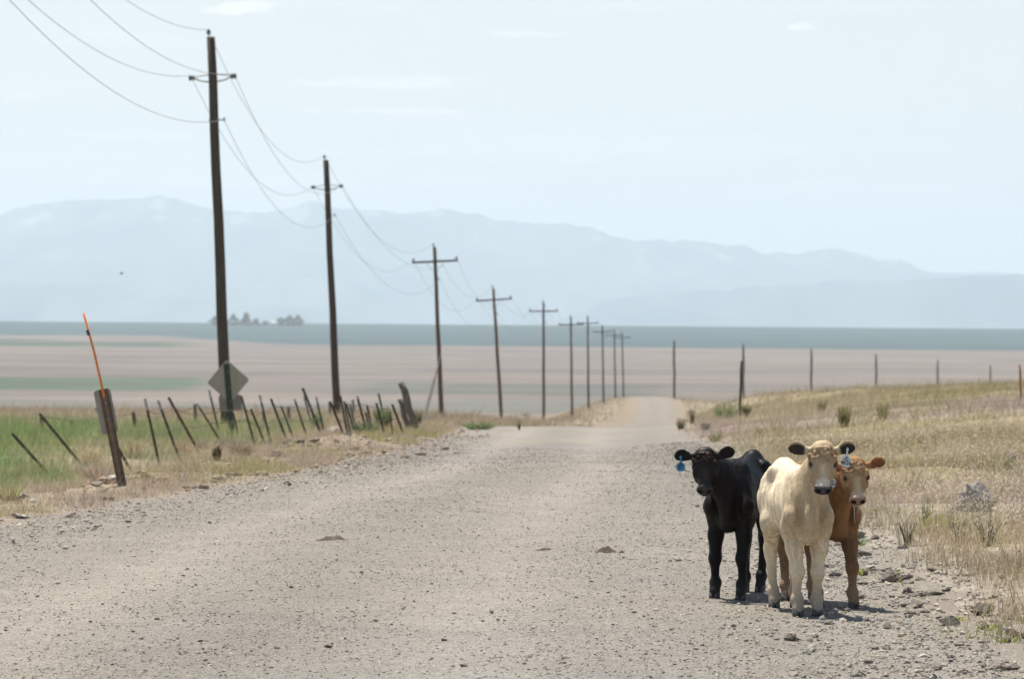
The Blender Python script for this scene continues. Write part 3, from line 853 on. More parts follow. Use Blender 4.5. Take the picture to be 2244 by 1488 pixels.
def diamond_sign():
    b = hit(509, 957); D = b[1]
    root = empty('road_sign', b)
    tag(root, 'grey back of a diamond road sign with a smaller plate below, on green post', 'road sign')
    def q(px, py, d=0.0): return P(px, py, D + d) - b
    top = q(496, 798); ax = top / np.linalg.norm(top)
    side = np.cross([0, 1.0, 0], ax); side /= np.linalg.norm(side)
    if side[0] < 0: side = -side
    back = np.array([0, -1.0, 0])
    w = 0.040 * D / 60
    out = [(-w, 0), (-w * .6, 0), (-w * .45, .03), (w * .45, .03), (w * .6, 0), (w, 0), (w, .008), (w * .66, .008), (w * .5, .038), (-w * .5, .038), (-w * .66, .008), (-w, .008)]
    mb = MB(); mb.prism(out, (-ax * 0.3, top), (side, back)); mb.build('post', M['sign_post'], root)
    # diamond: corners read off the photograph, rounded
    L, Rr, T, B = q(454, 839), q(547, 832), q(496, 788), q(504, 884)
    c = (L + Rr + T + B) / 4
    ea, eb = (Rr - L) / 2, (T - B) / 2
    sk = R(14)
    def rounded(pts, r):
        out = []
        n = len(pts)
        for i in range(n):
            p0, p1, p2 = np.array(pts[i - 1]), np.array(pts[i]), np.array(pts[(i + 1) % n])
            for t in (0, .25, .5, .75, 1):
                a = p1 + (p0 - p1) * r * (1 - t); d = p1 + (p2 - p1) * r * t
                out.append(tuple(a * (1 - t) + d * t))
        return out
    o = rounded([(1, 0), (0, 1), (-1, 0), (0, -1)], 0.07)
    n = np.cross(ea, eb); n = n / np.linalg.norm(n)
    if n[1] > 0: n = -n
    c2 = c - n * 0.006
    mb = MB(); mb.prism(o, (c2, c2 - n * 0.003), (ea, eb)); mb.build('diamond_plate', M['sign_back'], root)
    mb = MB(); mb.prism([(a * .99, b_ * .99) for a, b_ in o], (c2 - n * 0.0032, c2 - n * 0.0045), (ea, eb)); mb.build('diamond_face', M['sign_front'], root)
    p = [q(478, 869), q(528, 864), q(531, 899), q(482, 903)]
    c3 = sum(p) / 4; fa = (p[1] - p[0] + p[2] - p[3]) / 4; fb = (p[0] - p[3] + p[1] - p[2]) / 4
    o2 = rounded([(1, 1), (-1, 1), (-1, -1), (1, -1)], 0.10)
    c3 = c3 - n * 0.022
    mb = MB(); mb.prism(o2, (c3, c3 - n * 0.003), (fa, fb)); mb.build('lower_plate', M['sign_dark'], root)
    mb = MB(); mb.prism([(a * .98, b_ * .98) for a, b_ in o2], (c3 - n * 0.0032, c3 - n * 0.0045), (fa, fb)); mb.build('lower_face', M['sign_front'], root)
    for px, py in ((477, 817), (475, 842), (521, 856), (519, 849)):
        e = q(px, py); mb = MB(); mb.tube([e - n * 0.004, e + n * 0.006], 0.012, 6); mb.build('rivet', M['tip'], root)
    for py in (815, 850, 880):
        e = q(499 + (py - 815) * 0.09, py) + back * 0.040; mb = MB(); mb.tube([e, e + back * 0.012], 0.012, 6); mb.build('bolt', M['steel_arm'], root)
diamond_sign()

# ------------------------------------------------------------------ stones, gravel, rocks
def ico(sub=1):
    t = (1 + 5 ** .5) / 2
    v = np.array([(-1, t, 0), (1, t, 0), (-1, -t, 0), (1, -t, 0), (0, -1, t), (0, 1, t), (0, -1, -t), (0, 1, -t), (t, 0, -1), (t, 0, 1), (-t, 0, -1), (-t, 0, 1)], float)
    f = [(0, 11, 5), (0, 5, 1), (0, 1, 7), (0, 7, 10), (0, 10, 11), (1, 5, 9), (5, 11, 4), (11, 10, 2), (10, 7, 6), (7, 1, 8), (3, 9, 4), (3, 4, 2), (3, 2, 6), (3, 6, 8), (3, 8, 9), (4, 9, 5), (2, 4, 11), (6, 2, 10), (8, 6, 7), (9, 8, 1)]
    v = v / np.linalg.norm(v, axis=1)[:, None]
    for _ in range(sub - 1):
        cache = {}; v = list(map(tuple, v)); nf = []
        def mid(a, b):
            k = (min(a, b), max(a, b))
            if k not in cache:
                m = (np.array(v[a]) + np.array(v[b])) / 2; v.append(tuple(m / np.linalg.norm(m))); cache[k] = len(v) - 1
            return cache[k]
        for a, b, c in f:
            ab, bc, ca = mid(a, b), mid(b, c), mid(c, a); nf += [(a, ab, ca), (b, bc, ab), (c, ca, bc), (ab, bc, ca)]
        f = nf; v = np.array(v)
    return np.array(v), np.array(f)

def stone_shape(seed, sub=1, flat=0.7, cuts=5):
    """an angular chip: a ball cut by random planes"""
    r = np.random.default_rng(seed)
    v, f = ico(sub)
    v = v * (1 + 0.12 * r.standard_normal((len(v), 1)))
    for _ in range(cuts):
        n = r.standard_normal(3); n /= np.linalg.norm(n); d = r.uniform(0.42, 0.78)
        s = v @ n; over = s > d
        v[over] -= np.outer(s[over] - d, n)
    v = v * np.array([1, r.uniform(.65, 1), flat * r.uniform(.7, 1)])
    return v, f

def scatter_stones(name, X, D, size, colr, zfun, sink=0.3, nshape=24, sub=1):
    shapes = [stone_shape(100 + i, sub) for i in range(nshape)]
    nv = len(shapes[0][0]); f = shapes[0][1]
    SV = np.stack([s[0] for s in shapes])
    n = len(X)
    idx = rng.integers(0, nshape, n); a = rng.uniform(0, 2 * math.pi, n)
    tilt = rng.normal(0, 0.35, n)
    v = SV[idx] * size[:, None, None]
    ct, st = np.cos(tilt)[:, None], np.sin(tilt)[:, None]
    y = v[..., 1] * ct - v[..., 2] * st; z = v[..., 1] * st + v[..., 2] * ct
    ca, sa = np.cos(a)[:, None], np.sin(a)[:, None]
    x = v[..., 0] * ca - y * sa; y = v[..., 0] * sa + y * ca
    Z = zfun(X, D)
    zz = z + (Z + size * (0.42 - sink))[:, None]
    verts = np.stack([x + X[:, None], y + D[:, None], zz], -1).reshape(-1, 3)
    faces = (f[None] + (np.arange(n) * nv)[:, None, None]).reshape(-1, 3)
    c = np.repeat(colr, nv, 0)
    return mesh_np(name, verts, faces, M['stone'], None, c, False)

def stone_colours(n, warm=0.5):
    base = np.array([0.285, 0.25, 0.21]); g = np.array([0.252, 0.235, 0.212]); dk = np.array([0.16, 0.137, 0.115]); lt = np.array([0.41, 0.362, 0.30])
    u = rng.random(n)[:, None]
    c = np.where(u < .5, base, np.where(u < .74, g, np.where(u < .80, dk, lt)))
    return c * rng.uniform(0.75, 1.2, (n, 1))

def gravel():
    # loose gravel: dense on the road close to the camera, thinner away from it
    n = 95000
    D = 18.5 + (rng.random(n) ** 1.5) * 50
    l, r = ROAD_L(D), ROAD_R(D)
    t = rng.random(n)
    k = fbm(D * 0.5, t * 6, 91, 3)
    lane = np.exp(-((t - 0.30) / 0.055) ** 2) + np.exp(-((t - 0.62) / 0.055) ** 2)
    keep = rng.random(n) < np.clip(0.45 + 1.5 * (k - 0.3), 0.25, 1) * (1 - 0.55 * lane)
    D, t, l, r = D[keep], t[keep], l[keep], r[keep]
    X = l + (r - l) * t
    keep = np.abs(X) < 0.128 * D + 1.0
    X, D = X[keep], D[keep]
    size = np.clip(rng.lognormal(math.log(0.0060), 0.38, len(X)), 0.0035, 0.016)
    tag(scatter_stones('road_gravel', X, D, size, stone_colours(len(X)), surf, 0.25), kind='stuff')
    # coarser gravel thrown to both edges
    xs, ds = [], []
    for side, n, w in (('l', 8000, 0.40), ('r', 16000, 0.65)):
        D = 19 + (rng.random(n) ** 1.6) * (75 if side == 'l' else 55)
        if side == 'l': X = ROAD_L(D) + rng.normal(0.35, w, n)
        else: X = ROAD_R(D) + rng.normal(-0.05, w * (1.0 - 0.4 * sstep(24, 34, D)), n)
        keep = np.abs(X) < 0.128 * D + 1.0
        xs.append(X[keep]); ds.append(D[keep])
    X, D = np.concatenate(xs), np.concatenate(ds)
    size = np.clip(rng.lognormal(math.log(0.010), 0.5, len(X)), 0.004, 0.036)
    tag(scatter_stones('verge_gravel', X, D, size, stone_colours(len(X)), surf, 0.25), kind='stuff')
    n = 5000
    D = 42 + rng.random(n) * 85; X = ROAD_L(D) - 1.3 + rng.normal(0, 0.8, n)
    size = np.clip(rng.lognormal(math.log(0.022), 0.55, n), 0.008, 0.09)
    tag(scatter_stones('berm_rubble', X, D, size, stone_colours(n) * np.array([1.0, 0.86, 0.74]), surf, 0.25), kind='stuff')
gravel()

ROCK_MESH = []
def rock_mesh(i):
    while len(ROCK_MESH) < 14:
        k = len(ROCK_MESH)
        v, f = stone_shape(500 + k * 7, 3, 0.72, 9)
        v = v + 0.05 * (np.stack([fbm(v[:, 0] * 2.5 + k, v[:, 1] * 2.5 + v[:, 2] * 2, 300 + j, 3) for j in range(3)], -1) - 0.5)
        o = mesh_np('rock', v, f, M['rock']); me = o.data
        bpy.data.objects.remove(o); ROCK_MESH.append(me)
    return ROCK_MESH[i % 14]

def rock(X, D, size, label, group, name='rock', flat=1.0, i=None, sink=0.25):
    me = rock_mesh(random.randrange(14) if i is None else i)
    if 'pale' in label:
        me = me.copy(); me.materials.clear(); me.materials.append(M['pale_rock'])
    o = bpy.data.objects.new(name, me); col.objects.link(o)
    o.location = (float(X), float(D), float(surf(np.array([X]), np.array([D]))[0]) + size * (0.5 - sink) * flat)
    o.scale = (size, size * random.uniform(.8, 1.1), size * flat)
    o.rotation_euler = (random.uniform(-.2, .2), random.uniform(-.2, .2), random.uniform(0, 6.28))
    return tag(o, label, 'rock', group)

def road_zone(px, py):
    c = 'at the far left' if px < 240 else 'on the left' if px < 520 else 'left of centre' if px < 860 else 'in the centre' if px < 1150 else 'right of centre'
    d = 'along the bottom edge' if py > 1435 else 'in front of the calves' if py > 1360 else 'level with the calf hooves' if py > 1300 else 'level with the calf knees' if py > 1230 else 'level with the calf chests'
    return 'loose stone on the gravel road, %s, %s' % (c, d)

def verge_zone(px, py):
    if py > 1385: return 'stone low in the right corner below the leafy green weeds'
    if py > 1320: return 'stone on the right verge level with the largest rough rock'
    if py > 1280: return 'stone on the right verge level with the dark wedge rock'
    if py > 1235: return 'stone on the right verge level with the tan calf knees'
    return 'stone on the right road edge farther off than the calves'

def berm_zone(px, py):
    if px < 268: return 'stone on the left berm left of the leaning brown marker'
    if px < 390: return 'stone on the left berm just right of the leaning brown marker'
    if px < 509: return 'stone on the left berm just left of the diamond sign'
    if px < 620: return 'stone on the left berm just right of the diamond sign'
    if px < 741: return 'stone on the left berm below the crooked posts before the second pole'
    if px < 911: return 'stone on the left berm between second pole and thick leaning post'
    return 'stone on the left berm right of the thick leaning wooden post'

def rocks():
    def at(px, py, wpx, label, group=None, flat=0.8, i=None):
        h = hit(px, py); rock(h[0], h[1], wpx / F * h[1] / 2 * 1.4, label, group, 'rock', flat, i, 0.12)
    # rocks one can point to
    at(252, 1058, 34, 'pale rounded rock at the foot of the leaning brown marker', flat=0.75, i=0)
    at(212, 1066, 26, 'dark low rock left of the marker foot', flat=0.6, i=1)
    at(229, 1080, 18, 'small rock between two larger ones before the marker', flat=0.8, i=2)
    at(232, 1098, 32, 'flat topped rock in front of the marker, nearest the road', flat=0.6, i=3)
    at(275, 1056, 22, 'dark rock tucked behind the marker post', flat=0.6, i=4)
    at(50, 1092, 26, 'grey rock beside the pale tuft at the left edge', flat=0.8, i=5)
    at(74, 1103, 24, 'pale broken rock just right of the grey one near the left edge', flat=0.5, i=6)
    at(45, 1137, 34, 'low pale rock in straw grass at the far left', flat=0.4, i=7)
    at(735, 950, 36, 'large grey rock on the berm below the second utility pole', flat=0.6, i=8)
    at(660, 974, 22, 'dark brown rock on the berm below the clustered fence posts', flat=0.7, i=9)
    at(605, 1003, 26, 'angular rock on the berm, front of the crooked posts', flat=0.8, i=10)
    at(883, 964, 22, 'dark rock on the berm below the thick leaning wooden post', flat=0.7, i=11)
    at(850, 968, 34, 'greenish low rock on the berm left of a dark rock', flat=0.4, i=12)
    at(800, 996, 34, 'long flat rock sliding off the berm edge', flat=0.35, i=13)
    at(400, 1057, 30, 'grey lump of rock in the verge right of the marker', flat=0.5, i=3)
    at(417, 1072, 22, 'small dark rock at the gravel edge right of the marker', flat=0.6, i=5)
    at(2150, 1120, 78, 'pale grey boulder half hidden in the grass at right', flat=1.15, i=4)
    at(2190, 1092, 36, 'dark flat rock just behind the pale grey boulder', flat=0.5, i=6)
    at(2236, 1073, 30, 'grey rock in the grass at the right edge, above the boulder', flat=0.6, i=8)
    at(2209, 1024, 38, 'grey rock lying high on the grassy hillside', flat=1.2, i=1)
    at(2155, 1350, 52, 'largest rough rock at the grass edge, lower right', flat=0.8, i=10)
    at(2044, 1308, 44, 'dark wedge shaped rock on the stony verge', flat=0.55, i=2)
    at(1990, 1283, 28, 'bluish rock on the verge left of the dark wedge', flat=0.7, i=5)
    at(1975, 1275, 40, 'low dark rock on the verge behind the bluish one', flat=0.5, i=7)
    at(2072, 1300, 20, 'small rock right beside the dark wedge', flat=0.7, i=9)
    at(1935, 1252, 22, 'dark rock on the verge near the tan calf, right of a pale one', flat=0.6, i=0)
    at(1907, 1248, 22, 'pale stone on the verge just right of the tan calf', flat=0.6, i=13)
    at(1874, 1222, 20, 'rounded dark rock in green weeds behind the tan calf leg', flat=0.7, i=8)
    at(2230, 1400, 46, 'rock cut by the right edge of the frame, low down', flat=0.9, i=11)
    at(1893, 1282, 24, 'low dark rock below the small green leafy weed', flat=0.4, i=12)
    at(2180, 1365, 26, 'small rock leaning on the largest rough rock', flat=0.6, i=3)
    # stones lying on the road
    for k, (px, py, w) in enumerate(((410, 1250, 13), (127, 1281, 12), (402, 1264, 9), (82, 1310, 13), (343, 1359, 11), (549, 1297, 9), (440, 1408, 13), (445, 1425, 9), (450, 1450, 11), (823, 1364, 18), (1016, 1464, 16), (1077, 1344, 13),
                                      (1296, 1277, 10), (1235, 1445, 14), (1383, 1322, 11), (1058, 1364, 12), (972, 1406, 14), (792, 1258, 13), (608, 1424, 16), (995, 1347, 11), (1010, 1253, 8), (938, 1299, 7), (720, 1422, 18), (638, 1289, 11),
                                      (697, 1288, 11), (1238, 1455, 12), (1332, 1302, 9), (945, 1447, 10), (1420, 1350, 9), (1470, 1382, 10), (197, 1365, 10), (225, 1327, 8), (455, 1363, 9), (64, 1384, 12), (128, 1396, 12), (12, 1384, 14), (281, 1147, 16), (318, 1131, 12), (210, 1158, 12))):
        h = hit(px, py)
        rock(h[0], h[1], max(w, 8) / F * h[1] / 2 * 1.15, road_zone(px, py), 'loose stones on the gravel road', 'stone', random.uniform(.6, .9), None, 0.15)
    # the scatter along both verges
    n = 0
    while n < 110:
        D = 21 + random.random() ** 1.7 * 36
        X = float(ROAD_R(D)) + random.gauss(0.1, 0.45)
        if abs(X) > 0.124 * D: continue
        rock(X, D, random.lognormvariate(math.log(0.038), 0.42), verge_zone(*proj((X, D, float(surf(np.array([X]), np.array([D]))[0])))), 'stones along the right verge', 'stone', random.uniform(.5, .9)); n += 1
    n = 0
    while n < 105:
        D = random.uniform(40, 122)
        X = float(ROAD_L(D)) - random.uniform(0.3, 2.6)
        if abs(X) > 0.124 * D: continue
        rock(X, D, min(0.17, random.lognormvariate(math.log(0.09), 0.45)), berm_zone(*proj((X, D, float(surf(np.array([X]), np.array([D]))[0])))), 'stones on the left berm', 'stone', random.uniform(.45, .9)); n += 1
rocks()

def dung(px, py, wpx, hpx, label, seed, name='dung_pat', back=1.0, lumps=9):
    h = hit(px, py); D = h[1]
    w = wpx / F * D; ht = hpx / F * D
    r = np.random.default_rng(seed)
    n = 40; m_ = 12
    ang = np.linspace(0, 2 * math.pi, n, endpoint=False); rad = np.linspace(0, 1, m_)
    rim = 1 + 0.22 * (vnoise(ang * 2.2, ang * 0, seed) - .5) + 0.12 * (vnoise(ang * 6, ang * 0, seed + 1) - .5)
    rim[-1] = (rim[0] + rim[-2]) / 2
    V = []
    for q in rad:
        x = np.cos(ang) * q * rim * w / 2; y = np.sin(ang) * q * rim * w / 2 * back
        z = ht * (1 - q ** 2.2) * (0.15 + 1.55 * fbm(x / w * 5 + seed, y / w * 5, seed, 4) ** 1.2) * (1.0 + 0.5 * x / w) - 0.006 * q
        V.append(np.stack([x, y, z], -1))
    V = np.stack(V); i = np.arange(m_ * n).reshape(m_, n)
    q = np.stack([i[:-1], np.roll(i[:-1], -1, 1), np.roll(i[1:], -1, 1), i[1:]], -1).reshape(-1, 4)[:, ::-1]
    z0 = float(surf(np.array([h[0]]), np.array([D]))[0])
    o = mesh_np(name, V.reshape(-1, 3), q, M['dung'], None, None, True, (h[0], D, z0))
    tag(o, label, 'dung')
dung(728, 1184, 66, 9, 'flat dark dried cow pat alone on the road, left of centre', 3, back=1.5)
dung(1328, 1211, 46, 11, 'humped brown cow dung on the road near the calves', 5, back=1.2)
dung(1362, 1213, 14, 6, 'small crumb of dung right of the humped pile', 8)
dung(1195, 1206, 44, 5, 'thin crushed dung smear left of the humped pile', 11, back=1.3)
dung(160, 1135, 54, 10, 'dark dung heap at the left edge of the gravel', 14, back=1.3)

# ------------------------------------------------------------------ grass
def blades(name, X, D, h, w, lean, colr, mat='grass', segs=2, zoff=-0.02, seed=1, droop=0.5):
    """every blade is a tapering, bending strip of real faces"""
    r = np.random.default_rng(seed)
    n = len(X)
    if not n: return None
    Z = ground(X, D) + zoff
    a = r.uniform(0, 2 * math.pi, n)
    dx, dy = np.cos(a) * lean + 0.10 * h, np.sin(a) * lean
    b = r.uniform(0, math.pi, n)
    wx, wy = np.cos(b) * w / 2, np.sin(b) * w / 2
    cols, rows = [], []
    base = np.stack([X, D, Z], -1)
    wv = np.stack([wx, wy, 0 * wx], -1)
    def at(t): return base + np.stack([dx * t ** 2, dy * t ** 2, h * (t - droop * 0.4 * t ** 3 * lean / (h + 1e-6))], -1)
    if segs == 1:
        V = np.stack([base - wv, base + wv, at(1.0)], 1)
        i = np.arange(n)[:, None] * 3
        fs = [i + np.array([0, 1, 2])]
        k = 3
    else:
        m = at(0.55)
        V = np.stack([base - wv, base + wv, m + wv * 0.8, m - wv * 0.8, at(1.0)], 1)
        i = np.arange(n)[:, None] * 5
        fs = [i + np.array([0, 1, 2, 3]), i + np.array([3, 2, 4])]
        k = 5
    C = np.repeat(colr[:, None], k, 1)
    return mesh_np(name, V.reshape(-1, 3), fs, M[mat], None, C.reshape(-1, 3), False)

def jitter(c, s, r): return np.clip(c * r.normal(1, s, (len(c), 1)) * r.normal(1, 0.05, (len(c), 3)), 0.01, 0.9)

def region(side, n, D0, D1, r, wmax=22.0, power=1.0):
    D = D0 + r.random(n) ** power * (D1 - D0)
    t = r.random(n)
    lim = np.minimum(0.126 * D + 1.5, wmax)
    e = ROAD_R(D) if side > 0 else -ROAD_L(D)
    X = e - 0.2 + t * np.maximum(lim - e + 0.2, 0)
    ok = (lim > e) & (r.random(n) < np.clip((lim - e) / (0.126 * D1 + 1.5 - 2), 0, 1))
    X = X[ok]; D = D[ok]
    return X * side, D

MARK = hit(268, 1066)
def trodden(X, D):
    """the bare stony spot at the foot of the road marker"""
    return (np.abs(X - MARK[0] + 0.12) < 0.24) & (D > MARK[1] - 2.6) & (D < MARK[1] + 0.3)

def grow(name, side, n, D0, D1, hgt, wid, segs, seed, thin=0.9, wmax=22.0, dens_noise=1.0):
    r = np.random.default_rng(seed)
    X, D = region(side, n, D0, D1, r, wmax)
    s = np.maximum(ROAD_L(D) - X, X - ROAD_R(D))
    edge = sstep(0.10, thin, s + (fbm(X * 1.1, D * 0.6, 97, 3) - 0.5) * 1.3)
    clump = fbm(X * 1.7, D * 1.0, 93, 3)
    p = edge * np.clip(0.25 + 2.2 * (clump - 0.32), 0.08, 1.0)
    if side < 0: p = p * (1 - 0.45 * np.clip(BERM(D) / 0.10, 0, 1) * (1 - sstep(2.2, 3.4, s)))
    k = (r.random(len(X)) < p) & ~trodden(X, D)
    X, D, clump = X[k], D[k], clump[k]
    c = land_colour(X, D)
    c = jitter(c, 0.20, r)
    pale = r.random(len(X)) < 0.18
    c[pale] = c[pale] * 0.5 + np.array([0.50, 0.42, 0.29]) * 0.5
    h = hgt * r.lognormal(0, 0.35, len(X)) * (0.55 + 1.0 * clump)
    if side < 0:
        green = (c[:, 1] > c[:, 0] * 1.15)
        h = np.where(green, h * 1.35, h) * (1 - 0.5 * (1 - sstep(1.8, 3.6, np.maximum(ROAD_L(D) - X, 0))))
    w = wid * r.uniform(0.6, 1.5, len(X))
    lean = h * r.uniform(0.15, 1.0, len(X))
    tag(blades(name, X, D, h, w, lean, c, 'grass', segs, seed=seed + 1), kind='stuff')

grow('dry_grass', 1, 230000, 21, 58, 0.14, 0.0042, 2, 201)
grow('dry_grass', 1, 190000, 56, 150, 0.17, 0.011, 1, 203)
grow('dry_grass', 1, 60000, 145, 260, 0.22, 0.022, 1, 205, wmax=34)
grow('far_grass', 1, 50000, 225, 700, 0.40, 0.06, 1, 231, wmax=75)
grow('far_grass', -1, 70000, 225, 700, 0.40, 0.06, 1, 233, wmax=60)
grow('roadside_grass', -1, 120000, 31, 62, 0.17, 0.0055, 2, 207)
grow('roadside_grass', -1, 190000, 60, 135, 0.19, 0.011, 1, 209)
grow('roadside_grass', -1, 110000, 130, 270, 0.22, 0.024, 1, 211, wmax=36)

def berm_grass():
    r = np.random.default_rng(241)
    n = 230000
    D = 31 + r.random(n) * 95
    X = ROAD_L(D) - 0.10 - r.random(n) * 3.2
    s = ROAD_L(D) - X
    cl = fbm(X * 2.4, D * 1.1, 98, 3); pt = fbm(X * 0.6, D * 0.22, 99, 3)
    k = r.random(n) < np.clip((cl - 0.42 + 0.10 * (D < 56)) * 5, 0, 1) * sstep(0.36, 0.55, pt + 0.10 * (s < 1.0) + 0.14 * (D < 56)) * (np.abs(X) < 0.128 * D + 1) * ~trodden(X, D)
    X, D, s, cl = X[k], D[k], s[k], cl[k]
    c = STRAW + (PINK - STRAW) * r.random((len(X), 1)) * 0.7
    ol = (fbm(X * 0.5, D * 0.15, 100, 2) > 0.52) & (s < 1.5)
    c[ol] = c[ol] * 0.35 + np.array([0.30, 0.29, 0.10]) * 0.65
    h = 0.10 * r.lognormal(0, .4, len(X)) * (0.5 + cl)
    tag(blades('berm_grass', X, D, h, 0.009 * r.uniform(.6, 1.5, len(X)) * D / 70, h * r.uniform(.2, 1.1, len(X)), jitter(c, .2, r), 'grass', 1, seed=242), kind='stuff')
    # green sprigs where the right hand stones meet the grass
    n = 9000
    D = 23 + r.random(n) ** 1.4 * 40; X = ROAD_R(D) + r.normal(0.55, 0.35, n)
    k = (fbm(X * 1.6, D * 0.8, 101, 3) > 0.53) & (np.abs(X) < 0.128 * D + 1)
    X, D = X[k], D[k]
    c = np.where(r.random((len(X), 1)) < .6, np.array([0.22, 0.27, 0.10]), np.array([0.33, 0.31, 0.15]))
    h = 0.07 * r.lognormal(0, .4, len(X))
    tag(blades('green_sprigs', X, D, h, 0.006 * r.uniform(.6, 1.5, len(X)), h * r.uniform(.3, 1.2, len(X)), jitter(c, .2, r), 'grass', 2, seed=243), kind='stuff')
berm_grass()

def seedheads():
    """drooping cheatgrass heads: the pinkish fuzz over the right hand bank"""
    r = np.random.default_rng(221)
    X, D = region(1, 130000, 22, 60, r)
    s = X - ROAD_R(D)
    n1 = fbm(X * 0.30, D * 0.16, 41, 4)
    k = r.random(len(X)) < sstep(0.5, 1.4, s) * (0.15 + 0.85 * sstep(0.36, 0.6, n1 + 0.14 * (D < 36)))
    X, D = X[k], D[k]
    n = len(X)
    Z = ground(X, D)
    h = r.lognormal(math.log(0.20), 0.3, n)
    a = r.uniform(0, 6.28, n)
    top = np.stack([X + np.cos(a) * h * 0.35, D + np.sin(a) * h * 0.35, Z + h], -1)
    L = r.uniform(0.025, 0.06, n)
    d = np.stack([np.cos(a) * 0.7, np.sin(a) * 0.7, -0.5 + 0 * a], -1) * L[:, None]
    b = r.uniform(0, 6.28, n)
    w = np.stack([np.cos(b), np.sin(b), 0.2 + 0 * b], -1) * r.uniform(0.003, 0.006, n)[:, None]
    V = np.stack([top, top + d * .45 + w, top + d, top + d * .45 - w], 1)
    c = PINK * r.uniform(0.85, 1.5, (n, 1)); lt = r.random(n) < .3
    c[lt] = np.array([0.52, 0.44, 0.33]) * r.uniform(.85, 1.1, (lt.sum(), 1))
    f = (np.arange(n) * 4)[:, None] + np.array([0, 1, 2, 3])
    tag(mesh_np('grass_seedheads', V.reshape(-1, 3), f, M['grass'], None, np.repeat(c, 4, 0), False), kind='stuff')
seedheads()

# ------------------------------------------------------------------ single plants
def plant(name, px, py, hpx, wpx, n, colours, label, cat='shrub', group=None, spread=0.5, bw=0.004, segs=4, twig=0.0, stem_col=(0.20, 0.16, 0.10), upright=0.6, seed=1, side_leaves=0):
    g = hit(px, py); D = g[1]
    H, W = hpx / F * D, wpx / F * D
    r = np.random.default_rng(seed)
    root = empty(name, g); tag(root, label, cat, group)
    V, Fq, C = [], [], []
    nv = 0
    def strip(p0, p1, bend, w, c, V, Fq, C):
        a = r.uniform(0, math.pi); wv = np.array([math.cos(a), math.sin(a), 0]) * w / 2
        base = sum(len(x) for x in V)
        pts = []
        for i in range(segs + 1):
            t = i / segs
            p = p0 + (p1 - p0) * t + bend * (t * t - t)
            k = 1.0 - 0.75 * t
            pts += [p - wv * k, p + wv * k]
        V.append(np.array(pts)); C.append(np.repeat([c], len(pts), 0))
        for i in range(segs): Fq.append([base + 2 * i, base + 2 * i + 1, base + 2 * i + 3, base + 2 * i + 2])
    cols = [np.array(c) for c in colours]
    for k in range(n):
        a = r.uniform(0, 6.283); q = math.sqrt(r.random())
        b0 = np.array([math.cos(a) * q * W * 0.22, math.sin(a) * q * W * 0.22, -0.01])
        h = H * r.uniform(0.45, 1.0) * (1 - 0.35 * q * (1 - upright))
        tip = np.array([math.cos(a) * q * W * spread, math.sin(a) * q * W * spread, h])
        c = cols[r.integers(len(cols))] * r.uniform(0.75, 1.25)
        strip(b0, tip, np.array([r.normal(0, .04), r.normal(0, .04), -0.15]) * H, bw * r.uniform(.7, 1.4), c, V, Fq, C)
        for s in range(side_leaves):
            t = r.uniform(.3, .98); p = b0 + (tip - b0) * t
            d = r.normal(0, 1, 3); d[2] = abs(d[2]) * .8; d = d / np.linalg.norm(d) * H * r.uniform(.05, .13)
            strip(p, p + d, d * 0.1, bw * 1.6, c * r.uniform(.8, 1.2), V, Fq, C)
    mesh_np('foliage', np.concatenate(V), np.array(Fq), M['grass'], root, np.concatenate(C), False)
    mb = MB()
    for k in range(7):
        a = k * 0.9 + seed; rr = W * 0.10
        mb.tube([np.array([math.cos(a) * rr * .3, math.sin(a) * rr * .3, -0.02]), np.array([math.cos(a) * rr, math.sin(a) * rr, H * .22]), np.array([math.cos(a) * rr * 2.2, math.sin(a) * rr * 2.2, H * .45])], [bw * 1.2, bw * .9, bw * .4], 5)
    mb.build('stem', M['bark'], root)
    return root

GRN = [(0.20, 0.24, 0.11), (0.25, 0.27, 0.13), (0.29, 0.27, 0.15)]
LIME = [(0.30, 0.33, 0.06), (0.25, 0.30, 0.06), (0.35, 0.36, 0.10)]
STR = [(0.46, 0.37, 0.22), (0.40, 0.31, 0.185), (0.52, 0.43, 0.28)]
GRY = [(0.22, 0.19, 0.16), (0.17, 0.145, 0.12), (0.27, 0.23, 0.19)]
BRN = [(0.24, 0.17, 0.11), (0.30, 0.21, 0.14), (0.18, 0.13, 0.09)]
SAGE = [(0.30, 0.29, 0.19), (0.25, 0.25, 0.15), (0.36, 0.34, 0.24)]
plant('weed_clump', 1988, 1196, 112, 100, 26, SAGE + STR[:1], 'tall thin grey green weed clump at right, nearest the calves', 'weed', 'tall weeds on the right bank', .45, .006, seed=1, side_leaves=2)
plant('weed_clump', 2030, 1150, 70, 40, 40, GRN, 'short green weed behind the tall thin clump', 'weed', 'tall weeds on the right bank', .5, .006, seed=2, side_leaves=2)
plant('yellow_bush', 2062, 1168, 58, 110, 170, LIME, 'bright yellow green bush on the right bank', 'shrub', None, .6, .008, upright=.2, seed=3, side_leaves=3)
plant('weed_clump', 2098, 1192, 100, 80, 24, SAGE, 'tall weed clump directly right of the yellow green bush', 'weed', 'tall weeds on the right bank', .45, .006, seed=4, side_leaves=2)
plant('weed_clump', 2165, 1198, 118, 140, 40, SAGE + GRN, 'widest tall weed clump in front of the pale boulder', 'weed', 'tall weeds on the right bank', .5, .006, seed=5, side_leaves=2)
plant('weed_clump', 2085, 1130, 36, 26, 26, [(0.62, 0.60, 0.55), (0.5, 0.48, 0.42)], 'pale dead wispy stalks behind the yellow green bush', 'weed', 'tall weeds on the right bank', .6, .005, seed=6)
plant('weed_clump', 1936, 1085, 40, 20, 14, GRN, 'small green sprig beside the tan calf head', 'weed', None, .5, .006, seed=7, side_leaves=2)
